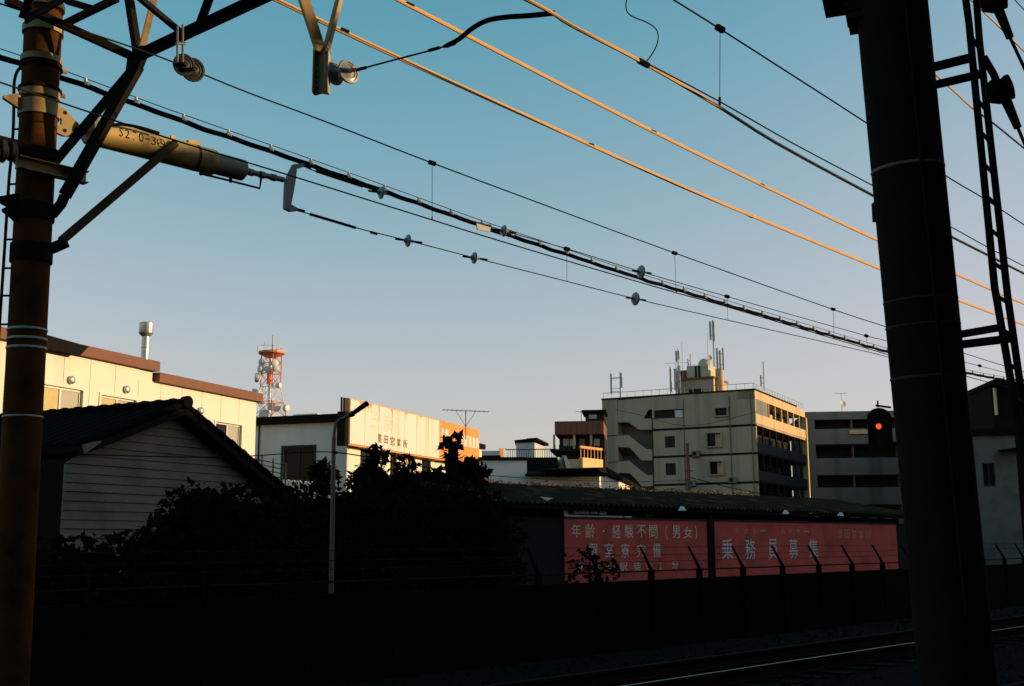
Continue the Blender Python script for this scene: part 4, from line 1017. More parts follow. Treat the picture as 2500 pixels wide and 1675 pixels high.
for k, (x, y, r_) in enumerate(((628, 858, .05), (645, 848, .04), (676, 852, .05))):
    p0 = atY(x, y, Yt); obj('whip', B().tube([V((p0.x, p0.y, zp + .2)), V((p0.x, p0.y, atY(x, y - 14, Yt).z))], r_, 4), 'antenna_grey', t)
for x, y, r_, az in ((670, 887, 1.0, 150), (640, 884, .95, 220), (637, 901, 1.1, 235), (655, 902, 1.0, 190), (672, 900, .9, 160), (629, 922, 1.35, 268), (680, 941, .8, 110), (638, 976, 1.0, 230), (640, 980, .9, 170), (665, 993, 1.15, 190), (675, 995, 1.2, 165), (698, 997, 1.0, 120), (646, 1013, 1.5, 190), (622, 955, .7, 250)):
    q = atY(x, y, Yt - 1.5); ax = V((*az_dir(az), 0))
    r_ *= .78
    obj('drum_dish', B().lathe(q, ax, [(r_ * .35, -.7), (r_ * .9, -.35), (r_, 0), (r_, .45), (r_ * .9, .5), (r_ * .3, .55), (.01, .56)], 16), 'dish' if (x, y) != (638, 976) else 'tower_red', t, smooth=True)

# ================================================================== street lamp, middle
Yl = 17.7; lb = atY(808, 1500, Yl); lt = atY(815, 1075, Yl)
b0 = V((lb.x, lb.y, -.3)); tp = V((lt.x, lt.y, lt.z))
t = thing('street_lamp', 'thin tan street lamp pole with a raised black lamp head, in front of the signboard', 'street lamp', b0)
arm = [b0, tp, atY(817, 1050, Yl), atY(822, 1032, Yl), atY(835, 1022, Yl), atY(855, 1015, Yl)]
obj('pole', B().tube([b0] + smooth_path(arm[1:], 4), [.042] + [.032] * 2 + [.026] * (len(smooth_path(arm[1:], 4)) - 2), 10), 'lamp_post', t, smooth=True)
hd = atY(852, 1016, Yl); he = atY(899, 983, Yl)
obj('lamp_head', B().tube([hd, hd.lerp(he, .12), hd.lerp(he, .22), hd.lerp(he, .25), he.lerp(hd, .05), he], [.03, .044, .05, .036, .044, .024], 10), 'paint_black', t, smooth=True)
obj('clamp', B().tube([atY(818, 1102, Yl), atY(818, 1108, Yl)], .04, 10), 'steel_dark', t)
# plain tall thin pole by the apartments
q = atY(1684, 1200, 52); t = thing('utility_pole', 'slim rusty utility pole standing before the concrete apartment block', 'pole', V((q.x, q.y, -.3)))
zq = atY(1681, 1082, 52).z
obj('pole', B().tube([V((q.x, q.y, -.3)), V((q.x - .05, q.y, zq))], [.12, .075], 8), 'fascia_brown', t, smooth=True)
for k, y in enumerate((1112, 1150)):
    zz = atY(1684, y, 52).z
    obj('step_bolt', B().tube([V((q.x - .2, q.y - .05, zz)), V((q.x + .2, q.y - .05, zz))], .02, 5), 'steel_dark', t)

# ================================================================== planting
def leaves(n, fn, size, seed, b=None):
    rr = random.Random(seed); b = b or B()
    for i in range(n):
        p = fn(rr)
        if p is None: continue
        d = V((rr.gauss(0, 1), rr.gauss(0, 1), rr.gauss(-.3, .7))).normalized(); x = d.cross(V((rr.gauss(0, 1), rr.gauss(0, 1), rr.gauss(0, 1)))).normalized(); nrm = d.cross(x)
        s = size * rr.uniform(.4, 1.6)
        # pointed leaf with side lobes
        vs = [p, p + d * s * .35 + x * s * .30 + nrm * s * .06, p + d * s * 1.0, p + d * s * .35 - x * s * .30 + nrm * s * .06, p + d * s * .62 + x * s * .16, p + d * s * .62 - x * s * .16]
        b.add(vs, [(0, 1, 4, 2), (0, 2, 5, 3)])
    return b
def tree(lab, px, ytop, Y, clumps, n, size, seed, base_px=None):
    q = atY(base_px or px, 1300, Y); base = V((q.x, q.y, -.3)); rr = random.Random(seed)
    t = thing('broadleaf_tree', lab, 'tree', base)
    cl = [(atY(x, y, Y + dy), r_ * .78) for (x, y, r_, dy) in clumps]
    tb = B(); top = max((c_[0] for c_ in cl), key=lambda v: v.z)
    mid = base.lerp(top, .5) + V((rr.uniform(-.1, .1), rr.uniform(-.1, .1), 0))
    tb.tube(smooth_path([base, mid, top], 4), [.09, .085, .08, .07, .06, .05, .04, .03, .02], 7)
    tr = obj('trunk', tb, 'bark', t, smooth=True)
    for c_, r_ in cl:
        st = base.lerp(top, min(.85, max(.15, (c_.z - base.z) / (top.z - base.z) - .25)))
        obj('limb', B().tube(smooth_path([st, st.lerp(c_, .5) + UP * -.06, c_], 3), [.035, .03, .026, .022, .018, .013, .008], 5), 'bark', t)
    tw_ = B()
    for k in range(40):
        c_, r_ = rr.choice(cl); v = V((rr.gauss(0, 1), rr.gauss(0, 1), rr.gauss(.4, 1))).normalized() * r_ * rr.uniform(.9, 1.7)
        tw_.tube([c_, c_ + v * .6 + UP * .02, c_ + v], [.009, .006, .003], 4)
    obj('twigs', tw_, 'bark', t, kind='stuff')
    def fn(rr):
        c_, r_ = cl[rr.randrange(len(cl))] if rr.random() < .25 else rr.choices(cl, weights=[r2 * r2 for _, r2 in cl])[0]
        v = V((rr.gauss(0, 1), rr.gauss(0, 1), rr.gauss(0, 1))).normalized() * (r_ * rr.random() ** .45)
        return c_ + V((v.x, v.y, v.z * .9))
    obj('crown', leaves(n, fn, size, seed), 'leaf', t, kind='stuff')
    return t
tree('dark leafy tree in front of the orange end of the signboard', 1105, 1060, 28, [(1092, 1074, .15, 0), (1117, 1064, .12, 0), (1098, 1092, .17, 0), (1080, 1086, .08, .2), (1116, 1088, .10, 0), (1098, 1112, .16, 0), (1104, 1132, .26, 0), (1128, 1152, .36, 0), (1160, 1140, .24, 0), (1150, 1122, .12, 0), (1165, 1165, .34, .3), (1060, 1162, .3, 0), (1035, 1170, .25, 0), (1180, 1152, .16, 0), (1100, 1180, .5, .4)], 1350, .17, 11)
tree('dark leafy sapling with drooping shoots below the signboard, beside the street lamp', 905, 1085, 27, [(922, 1090, .10, 0), (912, 1102, .15, 0), (935, 1112, .18, 0), (905, 1120, .2, 0), (895, 1140, .24, 0), (920, 1145, .26, 0), (880, 1160, .26, 0), (905, 1170, .35, 0), (860, 1172, .18, 0), (930, 1165, .25, 0)], 620, .16, 12)
tree('small dark leafy tree between the sapling and the orange sign', 990, 1115, 27.5, [(985, 1120, .14, 0), (1000, 1117, .12, 0), (975, 1135, .18, 0), (1010, 1135, .15, 0), (990, 1155, .26, 0), (970, 1165, .26, 0), (1010, 1165, .24, 0)], 260, .15, 13)
tree('dim dark bush against the shop wall left of the street lamp', 790, 1130, 33, [(790, 1135, .22, 0), (775, 1150, .3, 0), (805, 1160, .3, 0), (785, 1180, .4, 0)], 700, .17, 14)
# shrub mass: nobody could count it
tops = [(395, 1275, .40, 16), (425, 1235, .40, 16), (455, 1200, .34, 16), (476, 1182, .20, 16), (505, 1192, .18, 16), (525, 1190, .22, 16), (560, 1190, .4, 16), (600, 1195, .5, 16), (660, 1192, .5, 16.3), (720, 1192, .5, 16.5), (780, 1190, .5, 17), (840, 1186, .5, 17), (900, 1184, .5, 17), (960, 1182, .5, 17), (1020, 1180, .5, 17), (1080, 1180, .5, 17), (1140, 1185, .45, 17), (1185, 1200, .4, 16.8), (1225, 1250, .4, 16.5), (330, 1300, .4, 15.6), (250, 1315, .4, 15.5), (180, 1318, .4, 15.5), (100, 1318, .45, 15.5)]
rows = []
for x, y, r_, d in tops:
    Yq = atd(x, y, d).y; rows.append((x, y + r_ * .95 * 2800 / Yq, r_, d))
cl = []
for x, y, r_, d in rows:
    cc = atd(x, y, d); cl.append((cc, r_))
    z = cc.z
    while z > .2: z -= r_ * .9; cl.append((V((cc.x, cc.y, z)), r_ * 1.08))
def fn(rr):
    c_, r_ = rr.choices(cl, weights=[r2 * r2 for _, r2 in cl])[0]
    v = V((rr.gauss(0, 1), rr.gauss(0, 1), rr.gauss(0, 1))).normalized() * (r_ * (1.06 if rr.random() < .75 else rr.random()))
    return c_ + v
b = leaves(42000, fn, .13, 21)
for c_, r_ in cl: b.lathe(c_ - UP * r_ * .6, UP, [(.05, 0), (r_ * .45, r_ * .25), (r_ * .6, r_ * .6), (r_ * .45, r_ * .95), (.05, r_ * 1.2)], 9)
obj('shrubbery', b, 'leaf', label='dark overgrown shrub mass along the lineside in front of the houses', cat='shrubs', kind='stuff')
cl2 = [(atd(x, y, 14.2), r_) for x, y, r_ in ((1435, 1350, .10), (1425, 1362, .14), (1450, 1372, .16), (1400, 1375, .16), (1470, 1390, .16), (1490, 1362, .10), (1415, 1400, .2), (1450, 1415, .25), (1395, 1420, .2), (1500, 1385, .1))]
cl = cl2 + [(c_ - UP * .25, .2) for c_, _ in cl2]
def fn_w(rr):
    a = rr.random() ** 1.4 * LS * .75; return WS.P(a - .3, z_r + rr.uniform(-.02, .09) + .05 * math.sin(a * 3), -3.1 + rr.uniform(-.12, .25))
obj('ridge_sparkles', leaves(1500, fn_w, .075, 77), 'sparkle_brown', label='brown flecks added along the shed roof ridge as sun sparkles', cat='sparkles', kind='stuff')  # flecks added to give the ridge its golden sun sparkles
q = atd(1440, 1440, 14.2)
t = thing('wall_vine', 'dark vine hanging over the lower left corner of the red sign', 'vine', V((q.x, q.y, -.3)))
obj('stem', B().tube(smooth_path([V((q.x, q.y, -.3)), q, atd(1440, 1370, 14.2)], 4), .02, 6), 'bark', t)
def fn(rr):
    c_, r_ = rr.choice(cl); return c_ + V((rr.gauss(0, 1), rr.gauss(0, 1), rr.gauss(0, 1))) * r_ * .45
obj('foliage', leaves(420, fn, .10, 31), 'leaf', t, kind='stuff')

# ================================================================== left catenary mast
LD_ = 11.7
def axis(pa, pb, d, z0, ztop):
    a = atd(*pa, d); b_ = atd(*pb, d); u = (b_ - a) / (b_.z - a.z)
    return a + u * (z0 - a.z), a + u * (ztop - a.z), u
pb_, pt_, pu = axis((66, 820), (109, 2), LD_, -.3, 8.6)
def pole_at(py): 
    z = atd(109 - (py / 818) * 43, py, LD_).z; return pb_ + pu * (z + .3)
RL = .192
lm = thing('catenary_mast', 'rust brown round catenary mast at the left edge carrying the beam', 'mast', pb_)
obj('pole', B().tube([pb_, pt_], RL, 28), 'pole_rust', lm, smooth=True)
def ring(py, h, ext, mt, name='band', par=None, rad=RL, at=None, pu_=None):
    c_ = (at or pole_at)(py)
    return obj(name, B().lathe(c_, pu_ or pu, [(rad + .001, -h / 2), (rad + ext, -h / 2 + .004), (rad + ext, h / 2 - .004), (rad + .001, h / 2)], 28), mt, par or lm, smooth=True)
for py, h, ext, mt in ((18, .07, .02, 'band_cream'), (76, .09, .02, 'band_cream'), (150, .075, .022, 'band_cream'), (168, .02, .03, 'steel_dark'), (222, .04, .03, 'steel_dark'), (234, .09, .016, 'band_cream'), (270, .17, .02, 'band_cream'), (386, .14, .035, 'steel_dark'), (520, .18, .02, 'pole_dark'), (620, .2, .02, 'pole_dark'), (806, .028, .008, 'band_grey'), (829, .028, .008, 'band_grey'), (851, .028, .008, 'band_grey'), (1018, .02, .006, 'band_grey')):
    ring(py, h, ext, mt)
def bolt(p, ax, l, r, mt='steel_dark', par=None): return obj('bolt', B().tube([p - ax * l / 2, p + ax * l / 2], r, 6), mt, par or lm)
for py in (172, 232): bolt(atd(150 if py < 200 else 146, py, LD_ - .05), T2, .12, .025, 'steel_tan')
# stub channel bracket on the pole
c_ = pole_at(425)
obj('channel_bracket', B().beam(c_ - T2 * .3 - N2 * .22, c_ + T2 * .44 - N2 * .22, .05, .13).beam(c_ - T2 * .3 - N2 * .27 + UP * .06, c_ + T2 * .44 - N2 * .27 + UP * .06, .08, .012).beam(c_ - T2 * .3 - N2 * .27 - UP * .06, c_ + T2 * .44 - N2 * .27 - UP * .06, .08, .012), 'steel_tan', lm)
c_ = pole_at(388)
obj('crossarm', B().beam(c_ - T2 * 2.2 - N2 * .24, c_ + T2 * .1 - N2 * .24, .08, .12), 'steel_dark', lm)
for k in range(3):
    p = atd(20 - k * 22, 368 + k * 2, LD_ - .25)
    obj('insulator', B().lathe(p, T2, [(.04, -.11), (.10, -.09), (.11, -.05), (.05, -.02), (.10, .01), (.11, .05), (.04, .09)], 16), 'porcelain_dark', lm, smooth=True)
# side lugs on the left
for py, w in ((262, .2), (505, .22), (528, .14)):
    c_ = pole_at(py) - T2 * RL
    obj('lug', B().add([c_ + UP * .1, c_ - UP * .1, c_ - T2 * w - UP * .02, c_ - T2 * w + UP * .01, c_ + UP * .1 - N2 * .05, c_ - UP * .1 - N2 * .05, c_ - T2 * w - UP * .02 - N2 * .05, c_ - T2 * w + UP * .01 - N2 * .05], [(0, 1, 2, 3), (7, 6, 5, 4), (0, 4, 5, 1), (1, 5, 6, 2), (2, 6, 7, 3), (3, 7, 4, 0)]), 'steel_tan' if py == 262 else 'steel_dark', lm)
# mast ladder at its left
ld = [atd(x, y, LD_ + .1) for x, y in ((62, 163), (47, 168), (38, 185), (34, 215), (33, 300), (28, 380), (22, 440), (13, 580), (5, 700), (-3, 820), (-12, 960))]
ml = thing('mast_ladder', 'thin rod ladder fixed to the left side of the left mast', 'ladder', ld[-1])
obj('rail', B().tube(smooth_path(ld, 3), .017, 8), 'steel_dark', ml)
for y, x in ((316, 33), (450, 22), (585, 13), (655, 9), (722, 3), (792, -1)):
    obj('rung', B().tube([atd(x, y, LD_ + .1), pole_at(y + 3) - T2 * .1], .012, 6), 'steel_dark', ml)

# ================================================================== portal beam above the tracks
BA = R(-50.7); NB = V((math.sin(BA), math.cos(BA), 0))
BW_ = Wall((0, 0), (1, 0))
def on_plane(px, py, P0, nrm):
    r_ = ray(px, py); return CAM + r_ * ((P0 - CAM).dot(nrm) / r_.dot(nrm))
TP = V((NB.y, -NB.x, 0))                                # along-track side direction of the beam
pc_ = pole_at(60); A0 = pc_ + TP * .62
nodeA = on_plane(332, 146, A0, TP)
zA_ = nodeA.z
pbm = thing('portal_beam', 'dark lattice portal beam crossing overhead from the left mast', 'beam', V((pc_.x, pc_.y, zA_)))
endA = on_plane(640, 0, A0, TP); dA = (endA - nodeA).normalized(); dA.z = 0; dA.normalize()
chordA_end = nodeA + dA * 11.5
obj('chord', B().angle(nodeA, chordA_end, .085, .014), 'steel_dark', pbm)
nodeC = nodeA - TP * 1.24; 
obj('chord', B().angle(nodeC, nodeC + dA * 11.5, .085, .014, flip=-1), 'steel_dark', pbm)
topA = nodeA + UP * .95; topC = nodeC + UP * .95
for q in (topA, topC): obj('chord', B().angle(q, q + dA * 11.5, .085, .014), 'steel_dark', pbm)
s18 = atd(14, -2, LD_ - .27); nA2 = nodeA.copy()
obj('cross_strut', B().beam(s18, nA2 + V((0, 0, .02)), .07, .075), 'steel_dark', pbm)
cm = atd(155, 60, LD_ - .3)
obj('centre_brace', B().beam(cm, atd(285, -4, LD_ - 1.6), .06, .06), 'steel_dark', pbm)
obj('centre_brace', B().beam(atd(160, 2, LD_ - .3), atd(228, 22, LD_ - .6), .06, .06), 'steel_dark', pbm)
nst = 10
for k in range(nst):
    a = nodeA + dA * (k * 1.15); bq = nodeA + dA * (k * 1.15 + .575) + UP * .95
    c2 = nodeA + dA * ((k + 1) * 1.15)
    if k == 0:
        obj('web_member', B().angle(a, on_plane(296, -30, nodeA, TP) + UP * .2, .07, .012), 'steel_dark', pbm)
        obj('web_member', B().vee(a + UP * .02, on_plane(383, -30, nodeA, TP) + UP * .2, (-.02, .05, 0), (.06, .04, 0)), 'steel_tan', pbm)  # sunlit member, its light put into the tan colour
    else:
        obj('web_member', B().angle(a, bq, .06, .012), 'steel_dark', pbm)
        obj('web_member', B().angle(bq, c2, .06, .012), 'steel_dark', pbm)
    a_, b2 = nodeC + dA * (k * 1.15), nodeC + dA * (k * 1.15 + .575) + UP * .95
    obj('web_member', B().angle(a_, b2, .06, .012), 'steel_dark', pbm)
    obj('lacing', B().beam(nodeA + dA * (k * 1.15 + .9), nodeC + dA * (k * 1.15 + 1.5), .05, .05), 'steel_dark', pbm)
obj('gusset', B().wpoly(Wall((nodeA.x, nodeA.y), (dA.x, dA.y)), [(-.12, zA_ + .08), (-.15, zA_ - .12), (-.02, zA_ - .24), (.10, zA_ - .12), (.24, zA_ + .08), (.12, zA_ + .12)], -.03, .03), 'steel_dark', pbm)
# knee braces down to the mast
kb = nodeA - UP * .1
kA = atd(128, 402, LD_ - .22)
obj('knee_brace', B().beam(on_plane(322, 172, nodeA, TP), kA, .075, .075), 'steel_dark', pbm)
k2 = [on_plane(338, 160, nodeA, TP), atd(158, 478, LD_ - .25), atd(150, 497, LD_ - .22), atd(128, 524, LD_ - .1)]
obj('knee_brace', B().beam(k2[0], k2[1], .10, .10), 'steel_dark', pbm)
obj('knee_foot', B().tube([k2[1], k2[2], k2[3]], .055, 8), 'steel_dark', pbm)

# ================================================================== drop post between the tracks with pull-off
qv = atd(787, 130, 6.9); pv = atd(790, 232, 6.9)
dp = thing('drop_post', 'tan steel drop post hanging from the beam on two splayed legs', 'post', V((pv.x, pv.y, pv.z)))
ft = (T2 * .85 + NB * -.1).normalized()
def up_to(px, py, top_z):
    q = atd(px, py, 6.9); d_ = (q - qv); return qv + d_ * ((top_z - qv.z) / d_.z)
obj('leg', B().vee(qv - V((.035, .03, 0)), up_to(742, 0, zA_ + .05) - V((0, .03, 0)), (-.022, .05, 0), (.075, .05, 0)), 'steel_tan', dp)
obj('leg', B().vee(qv + V((.03, -.02, 0)), up_to(824, 0, zA_ + .05) - V((0, .02, 0)), (-.045, .04, 0), (.018, .05, 0)), 'steel_tan', dp)
w_ = .05
WP = Wall((qv.x, qv.y), (1, -.1))
b = B()
b.wpoly(WP, [(-w_, pv.z), (-w_ + .012, pv.z + .0), (w_ * .0, pv.z + .012), (w_ - .012, pv.z + .004), (w_, pv.z - .004), (w_, qv.z + .02), (w_ * .6, qv.z + .06), (-w_ * .6, qv.z + .06), (-w_, qv.z + .02)], -.02, .0)
b.wbox(WP, -w_ - .012, -w_, pv.z, qv.z + .02, -.02, .05); b.wbox(WP, w_, w_ + .012, pv.z, qv.z + .02, -.02, .05)
obj('hanger_plate', b, 'steel_tan', dp)
for k in range(6):
    z = pv.z + (qv.z - pv.z) * (.06 + .14 * k); obj('rivet', B().lathe(WP.P(-w_ * .7, z, .0), WP.o, [(.008, 0), (.008, .006), (.001, .009)], 8), 'clip_pale', dp)
ip = thing('pull_off_arm', 'pull-off with two disc insulators and a curved black tube to the nearest wire', 'pull-off', atd(818, 178, 6.85))
def disc_ins(p, ax, r, par, mt='porcelain', name='insulator'):
    return obj(name, B().lathe(p, ax, [(.02, -r * .8), (.035, -r * .7), (r * .35, -r * .5), (r * .9, -r * .30), (r, -r * .12), (r * .95, -r * .02), (r * .8, .0), (r * .78, -r * .08), (r * .6, -r * .02), (r * .58, -r * .1), (r * .4, .0), (.02, r * .1), (.02, r * .7)], 22), mt, par, smooth=True)
i1, i2 = atd(819, 178, 6.85), atd(853, 174, 6.75)
axi = (atd(1350, 33, 4.9) - i1).normalized()
for i_ in (i1, i2): disc_ins(i_, V((.70, -.72, .08)).normalized(), .10, ip, 'porcelain')
obj('link', B().tube([atd(796, 180, 6.9), i1, i2, atd(872, 170, 6.7)], .012, 6), 'steel_dark', ip)
def lerp_d(pts, d0, d1):
    n = len(pts) - 1; return [atd(x, y, d0 + (d1 - d0) * (x - pts[0][0]) / (pts[-1][0] - pts[0][0])) for x, y in pts]
obj('stay_wire', B().tube(lerp_d([(870, 171), (960, 147), (1060, 121), (1096, 110)], 6.7, 5.8), .007, 6), 'wire_dark', ip)
for x, y in ((882, 168), (1060, 120), (1097, 110)):
    q = lerp_d([(870, 171), (x, y), (1096, 110)], 6.7, 5.8)[1]; obj('ferrule', B().tube([q - axi * .05, q + axi * .05], .013, 6), 'steel_dark', ip)
obj('curved_tube', B().tube(smooth_path(lerp_d([(1090, 112), (1120, 96), (1155, 68), (1190, 50), (1235, 42), (1295, 38), (1352, 32)], 5.8, 4.9), 4), .019, 10), 'cable_black', ip, smooth=True)

# ================================================================== spring balancer on the left mast
bal = thing('spring_balancer', 'yellowed spring tension balancer cylinder fixed to the left mast', 'balancer', atd(150, 290, LD_))
ax0 = atd(215, 318, LD_ - .05); ax1 = atd(600, 418, LD_ - .05); axv = (ax1 - ax0).normalized(); Lb = (ax1 - ax0).length
def bp(t_): return ax0 + axv * (t_ * Lb)
def b_at(px): return atd(px, 318 + (px - 215) * .2597, LD_ - .05)
c_ = pole_at(285)
wp = Wall((c_.x, c_.y), (T2.x, T2.y))
za = c_.z
gp = [(.18, za + .17), (.26, za + .16), (.44, za + .02), (.46, za - .06), (.40, za - .12), (.27, za - .15), (.18, za - .13), (.20, za - .05), (.24, za - .03), (.24, za + .03), (.20, za + .05)]
bk = obj('bracket_plate', B().wpoly(wp, gp, -.01, .035), 'band_cream', bal)
for a, z in ((.27, za + .11), (.28, za - .09)): obj('bracket_hole', B().lathe(wp.P(a, z, .034), wp.o, [(.022, 0), (.022, .004)], 12), 'paint_black', bk)
obj('shackle', B().tube([wp.P(.40, za - .05, 0), ax0 - axv * .02], .045, 8), 'steel_dark', bal)
RB = .155
obj('end_cap', B().lathe(ax0, axv, [(.05, -.03), (RB * .9, -.02), (RB * 1.02, .0), (RB * 1.02, .05), (RB, .055)], 24), 'balancer_dark', bal, smooth=True)
s1_ = (b_at(525) - ax0).length; s2_ = (b_at(600) - ax0).length
obj('cylinder', B().lathe(ax0, axv, [(RB, .055), (RB, s1_ * .98)], 28), 'balancer_paint', bal, smooth=True)
obj('inner_sleeve', B().lathe(ax0, axv, [(RB * .92, s1_ * .98), (RB * .86, s1_ + .01), (RB * .84, s2_ - .05), (RB * .62, s2_ - .02), (.045, s2_)], 24), 'balancer_dark', bal, smooth=True)
sc_ = (b_at(468) - ax0).length
for ds in (-.04, .04, .02): obj('stencil_mark', B().lathe(ax0, axv, [(RB + .001, sc_ + ds * 1.5 - .018), (RB + .002, sc_ + ds * 1.5 + .018)], 28), 'letter_brown', bal, smooth=True) if ds == .02 else None
rod_e = atd(692, 439, LD_ - .05)
obj('rod', B().tube([bp(1) - axv * .05, rod_e], .035, 10), 'zinc', bal, smooth=True)
for px in (612, 640, 668):
    q = atd(px, 418 + (px - 600) * .23, LD_ - .05); obj('rod_collar', B().tube([q - axv * .04, q + axv * .03], .045, 10), 'balancer_dark', bal, smooth=True)
# eye lugs on top, safety bar underneath
for px, py in ((421, 335), (472, 348)):
    q = atd(px, py, LD_ - .05); q0 = b_at(px)
    obj('lug', B().beam(q0 + UP * RB * .8, q + UP * .02, .03 if px == 421 else .05, .05 if px == 421 else .16, axv), 'balancer_paint', bal)
hb = [atd(x, y, LD_ - .2) for x, y in ((490, 424), (560, 441), (634, 460), (637, 440), (637, 420))]
obj('safety_bar', B().tube(hb, .014, 8), 'steel_dark', bal)
for px, y0, y1 in ((563, 425, 443), (490, 420, 424)): obj('bar_hanger', B().tube([atd(px, y0, LD_ - .18), atd(px, y1 + 2, LD_ - .2)], .02, 6), 'steel_dark', bal)
# stencilled number wrapped on the cylinder: S270-3 and a circled mark
side = (-N2 + UP * .0); sd_ = (side - axv * side.dot(axv)).normalized(); upc = sd_.cross(axv).normalized()
if upc.z < 0: upc = -upc
def wrap(t0, t1, th0, th1):
    def P(x, y):
        s = t0 + (t1 - t0) * x; th = th0 + (th1 - th0) * y
        return ax0 + axv * s + (sd_ * math.cos(th) + upc * math.sin(th)) * (RB + .002)
    return P
def tpos(px): return (b_at(px) - ax0).length
for ch, x0, x1 in (('S', 275, 284), ('2', 289, 300), ('7', 308, 317), ('0', 322, 334), ('-', 339, 348), ('3', 353, 364)):
    lo, hi = (-.22, .46) if ch != '-' else (.08, .17)
    letter(None, ch, 0, 0, 0, 0, 0, 'paint_black', bal, fn=wrap(tpos(x0), tpos(x1), lo, hi))
ct, cth = tpos(376), .12
b = B(); n = 20
for k in range(n):
    P = []
    for rr_ in (.052, .042):
        for kk in (k, k + 1):
            an = 2 * math.pi * kk / n; s = ct + rr_ * math.cos(an); th = cth + rr_ * math.sin(an) / RB
            P.append(ax0 + axv * s + (sd_ * math.cos(th) + upc * math.sin(th)) * (RB + .002))
    b.add(P, [(0, 1, 3, 2)])
for an in (90, 210, 330):
    P = []
    for rr_ in (0, .042):
        for w in (-.006, .006):
            dx = rr_ * math.cos(R(an)) - w * math.sin(R(an)); dy = rr_ * math.sin(R(an)) + w * math.cos(R(an)); th = cth + dy / RB
            P.append(ax0 + axv * (ct + dx) + (sd_ * math.cos(th) + upc * math.sin(th)) * (RB + .0022))
    b.add(P, [(0, 1, 3, 2)])
obj('circled_mark', b, 'paint_black', bal)
# strut holding the balancer from below
st_ = [atd(122, 602, LD_ - .12), atd(150, 588, LD_ - .2), atd(428, 350, LD_ - .22)]
obj('strut', B().tube([st_[1], st_[2]], .048, 12), 'steel_mid', bal, smooth=True)
obj('black_lead', B().tube(smooth_path([atd(x, y, LD_ - .27) for x, y in ((228, 352), (246, 326), (268, 308), (300, 304), (345, 312), (388, 325))], 4), .018, 8), 'cable_black', bal, smooth=True)
obj('strut_foot', B().tube([pole_at(612) + T2 * .1, st_[0] + T2 * .05, st_[1] + T2 * .06], .06, 10), 'steel_dark', bal, smooth=True)
# yoke plate
YW_ = Wall((rod_e.x, rod_e.y), (T2.x, T2.y))
yk = [(715, 402), (738, 400), (743, 404), (735, 410), (722, 412), (719, 440), (714, 470), (708, 500), (722, 508), (727, 515), (708, 517), (694, 510), (695, 470), (697, 440), (706, 420)]
obj('yoke_plate', B().wpoly(YW_, [YW_.px(*q) for q in yk], -.03, .03), 'zinc', bal)
for x, y in ((738, 403), (722, 511)): 
    q = atd(x, y, LD_ - .06); obj('shackle', B().tube([q, q + T2 * .13], .022, 8), 'steel_dark', bal)

# ================================================================== overhead wires
def wire(lab, pts, d, r, mt='wire_dark', twin=0.0, left=True, right=True, n=6, name='overhead_wire', cat='wire'):
    P = [atd(x, y, d(x) if callable(d) else d) for x, y in pts]
    P = smooth_path(P, 3)
    if left: P = [P[0] - (P[1] - P[0]).normalized() * 14] + P
    if right:
        u = (P[-1] - P[-2]).normalized(); u2 = V((u.x, u.y, 0)).normalized(); P += [P[-1] + u * 8, P[-1] + u * 8 + u2 * 25 + UP * .2, P[-1] + u * 8 + u2 * 60 + UP * 1.2]
    mid = P[len(P) // 2]
    t = thing(name, lab, cat, mid, group='overhead line wires')
    if twin:
        for s_ in (-1, 1): obj('strand', B().tube([q + UP * (s_ * twin * .8) + N2 * (s_ * twin * .6) for q in P], r, n), mt, t, smooth=True)
    else: obj('strand', B().tube(P, r, n), mt, t, smooth=True)
    return t, P
def inline_ins(par, px, py, d, r, ax=T2, mt='porcelain', rod=.2):
    q = atd(px, py, d); disc_ins(q, ax, r, par, mt)
    obj('insulator_rod', B().tube([q - ax * rod, q + ax * rod], .014, 6), 'steel_dark', par)
FW1 = 10.0
m1, _ = wire('upper dark messenger wire of the far track with three droppers', [(255, 93), (385, 137), (497, 182), (600, 224), (800, 299), (1055, 398), (1398, 526), (1645, 617), (2035, 756), (2160, 797), (2358, 864), (2500, 908)], FW1, .0085, left=True)
c1, _ = wire('dark contact wire of the far track crossing before the balancer', [(0, 201), (216, 273), (450, 350), (700, 426), (1055, 537), (1200, 582), (1384, 637), (1651, 715), (1778, 750), (2158, 863), (2415, 934)], FW1, .0085)
for x0, y0, x1, y1 in ((1055, 398, 1055, 537), (1647, 618, 1651, 715), (2034, 755, 2036, 827)):
    q = atd(x0, y0, FW1)
    cl_ = obj('dropper_clamp', B().lathe(q, T2, [(.01, -.05), (.03, -.045), (.03, -.01), (.015, 0), (.03, .01), (.03, .045), (.01, .05)], 10), 'steel_dark', m1)
    obj('dropper', B().tube([q, atd(x1, y1, FW1)], .0035, 5), 'wire_dark', m1)
    obj('dropper_clip', B().tube([atd(x1, y1 - 8, FW1), atd(x1, y1, FW1)], .009, 5), 'steel_dark', m1)
i0 = atd(463, 166, FW1); axm = (T2 + V((-.2, -1.5, -.2))).normalized()
s1i = thing('suspension_insulator', 'pair of dark disc insulators hung by twin rods under the portal beam', 'insulator', i0, group='insulators')
disc_ins(atd(450, 158, FW1), axm, .115, s1i, 'porcelain_dark'); disc_ins(atd(472, 170, FW1), axm, .125, s1i, 'porcelain_dark')
for dx in (-8, 5): obj('hanger_rod', B().tube([atd(441 + dx, 152, FW1 - .7), atd(441 + dx, 64 - (dx > 0) * 4, FW1 - .7)], .011, 8), 'zinc', s1i)
obj('saddle', B().tube([atd(430, 106, FW1 - .7), atd(452, 106, FW1 - .7)], .016, 8), 'zinc', s1i)
D2 = lambda x: 11.55 - max(0, x - 740) * .00035
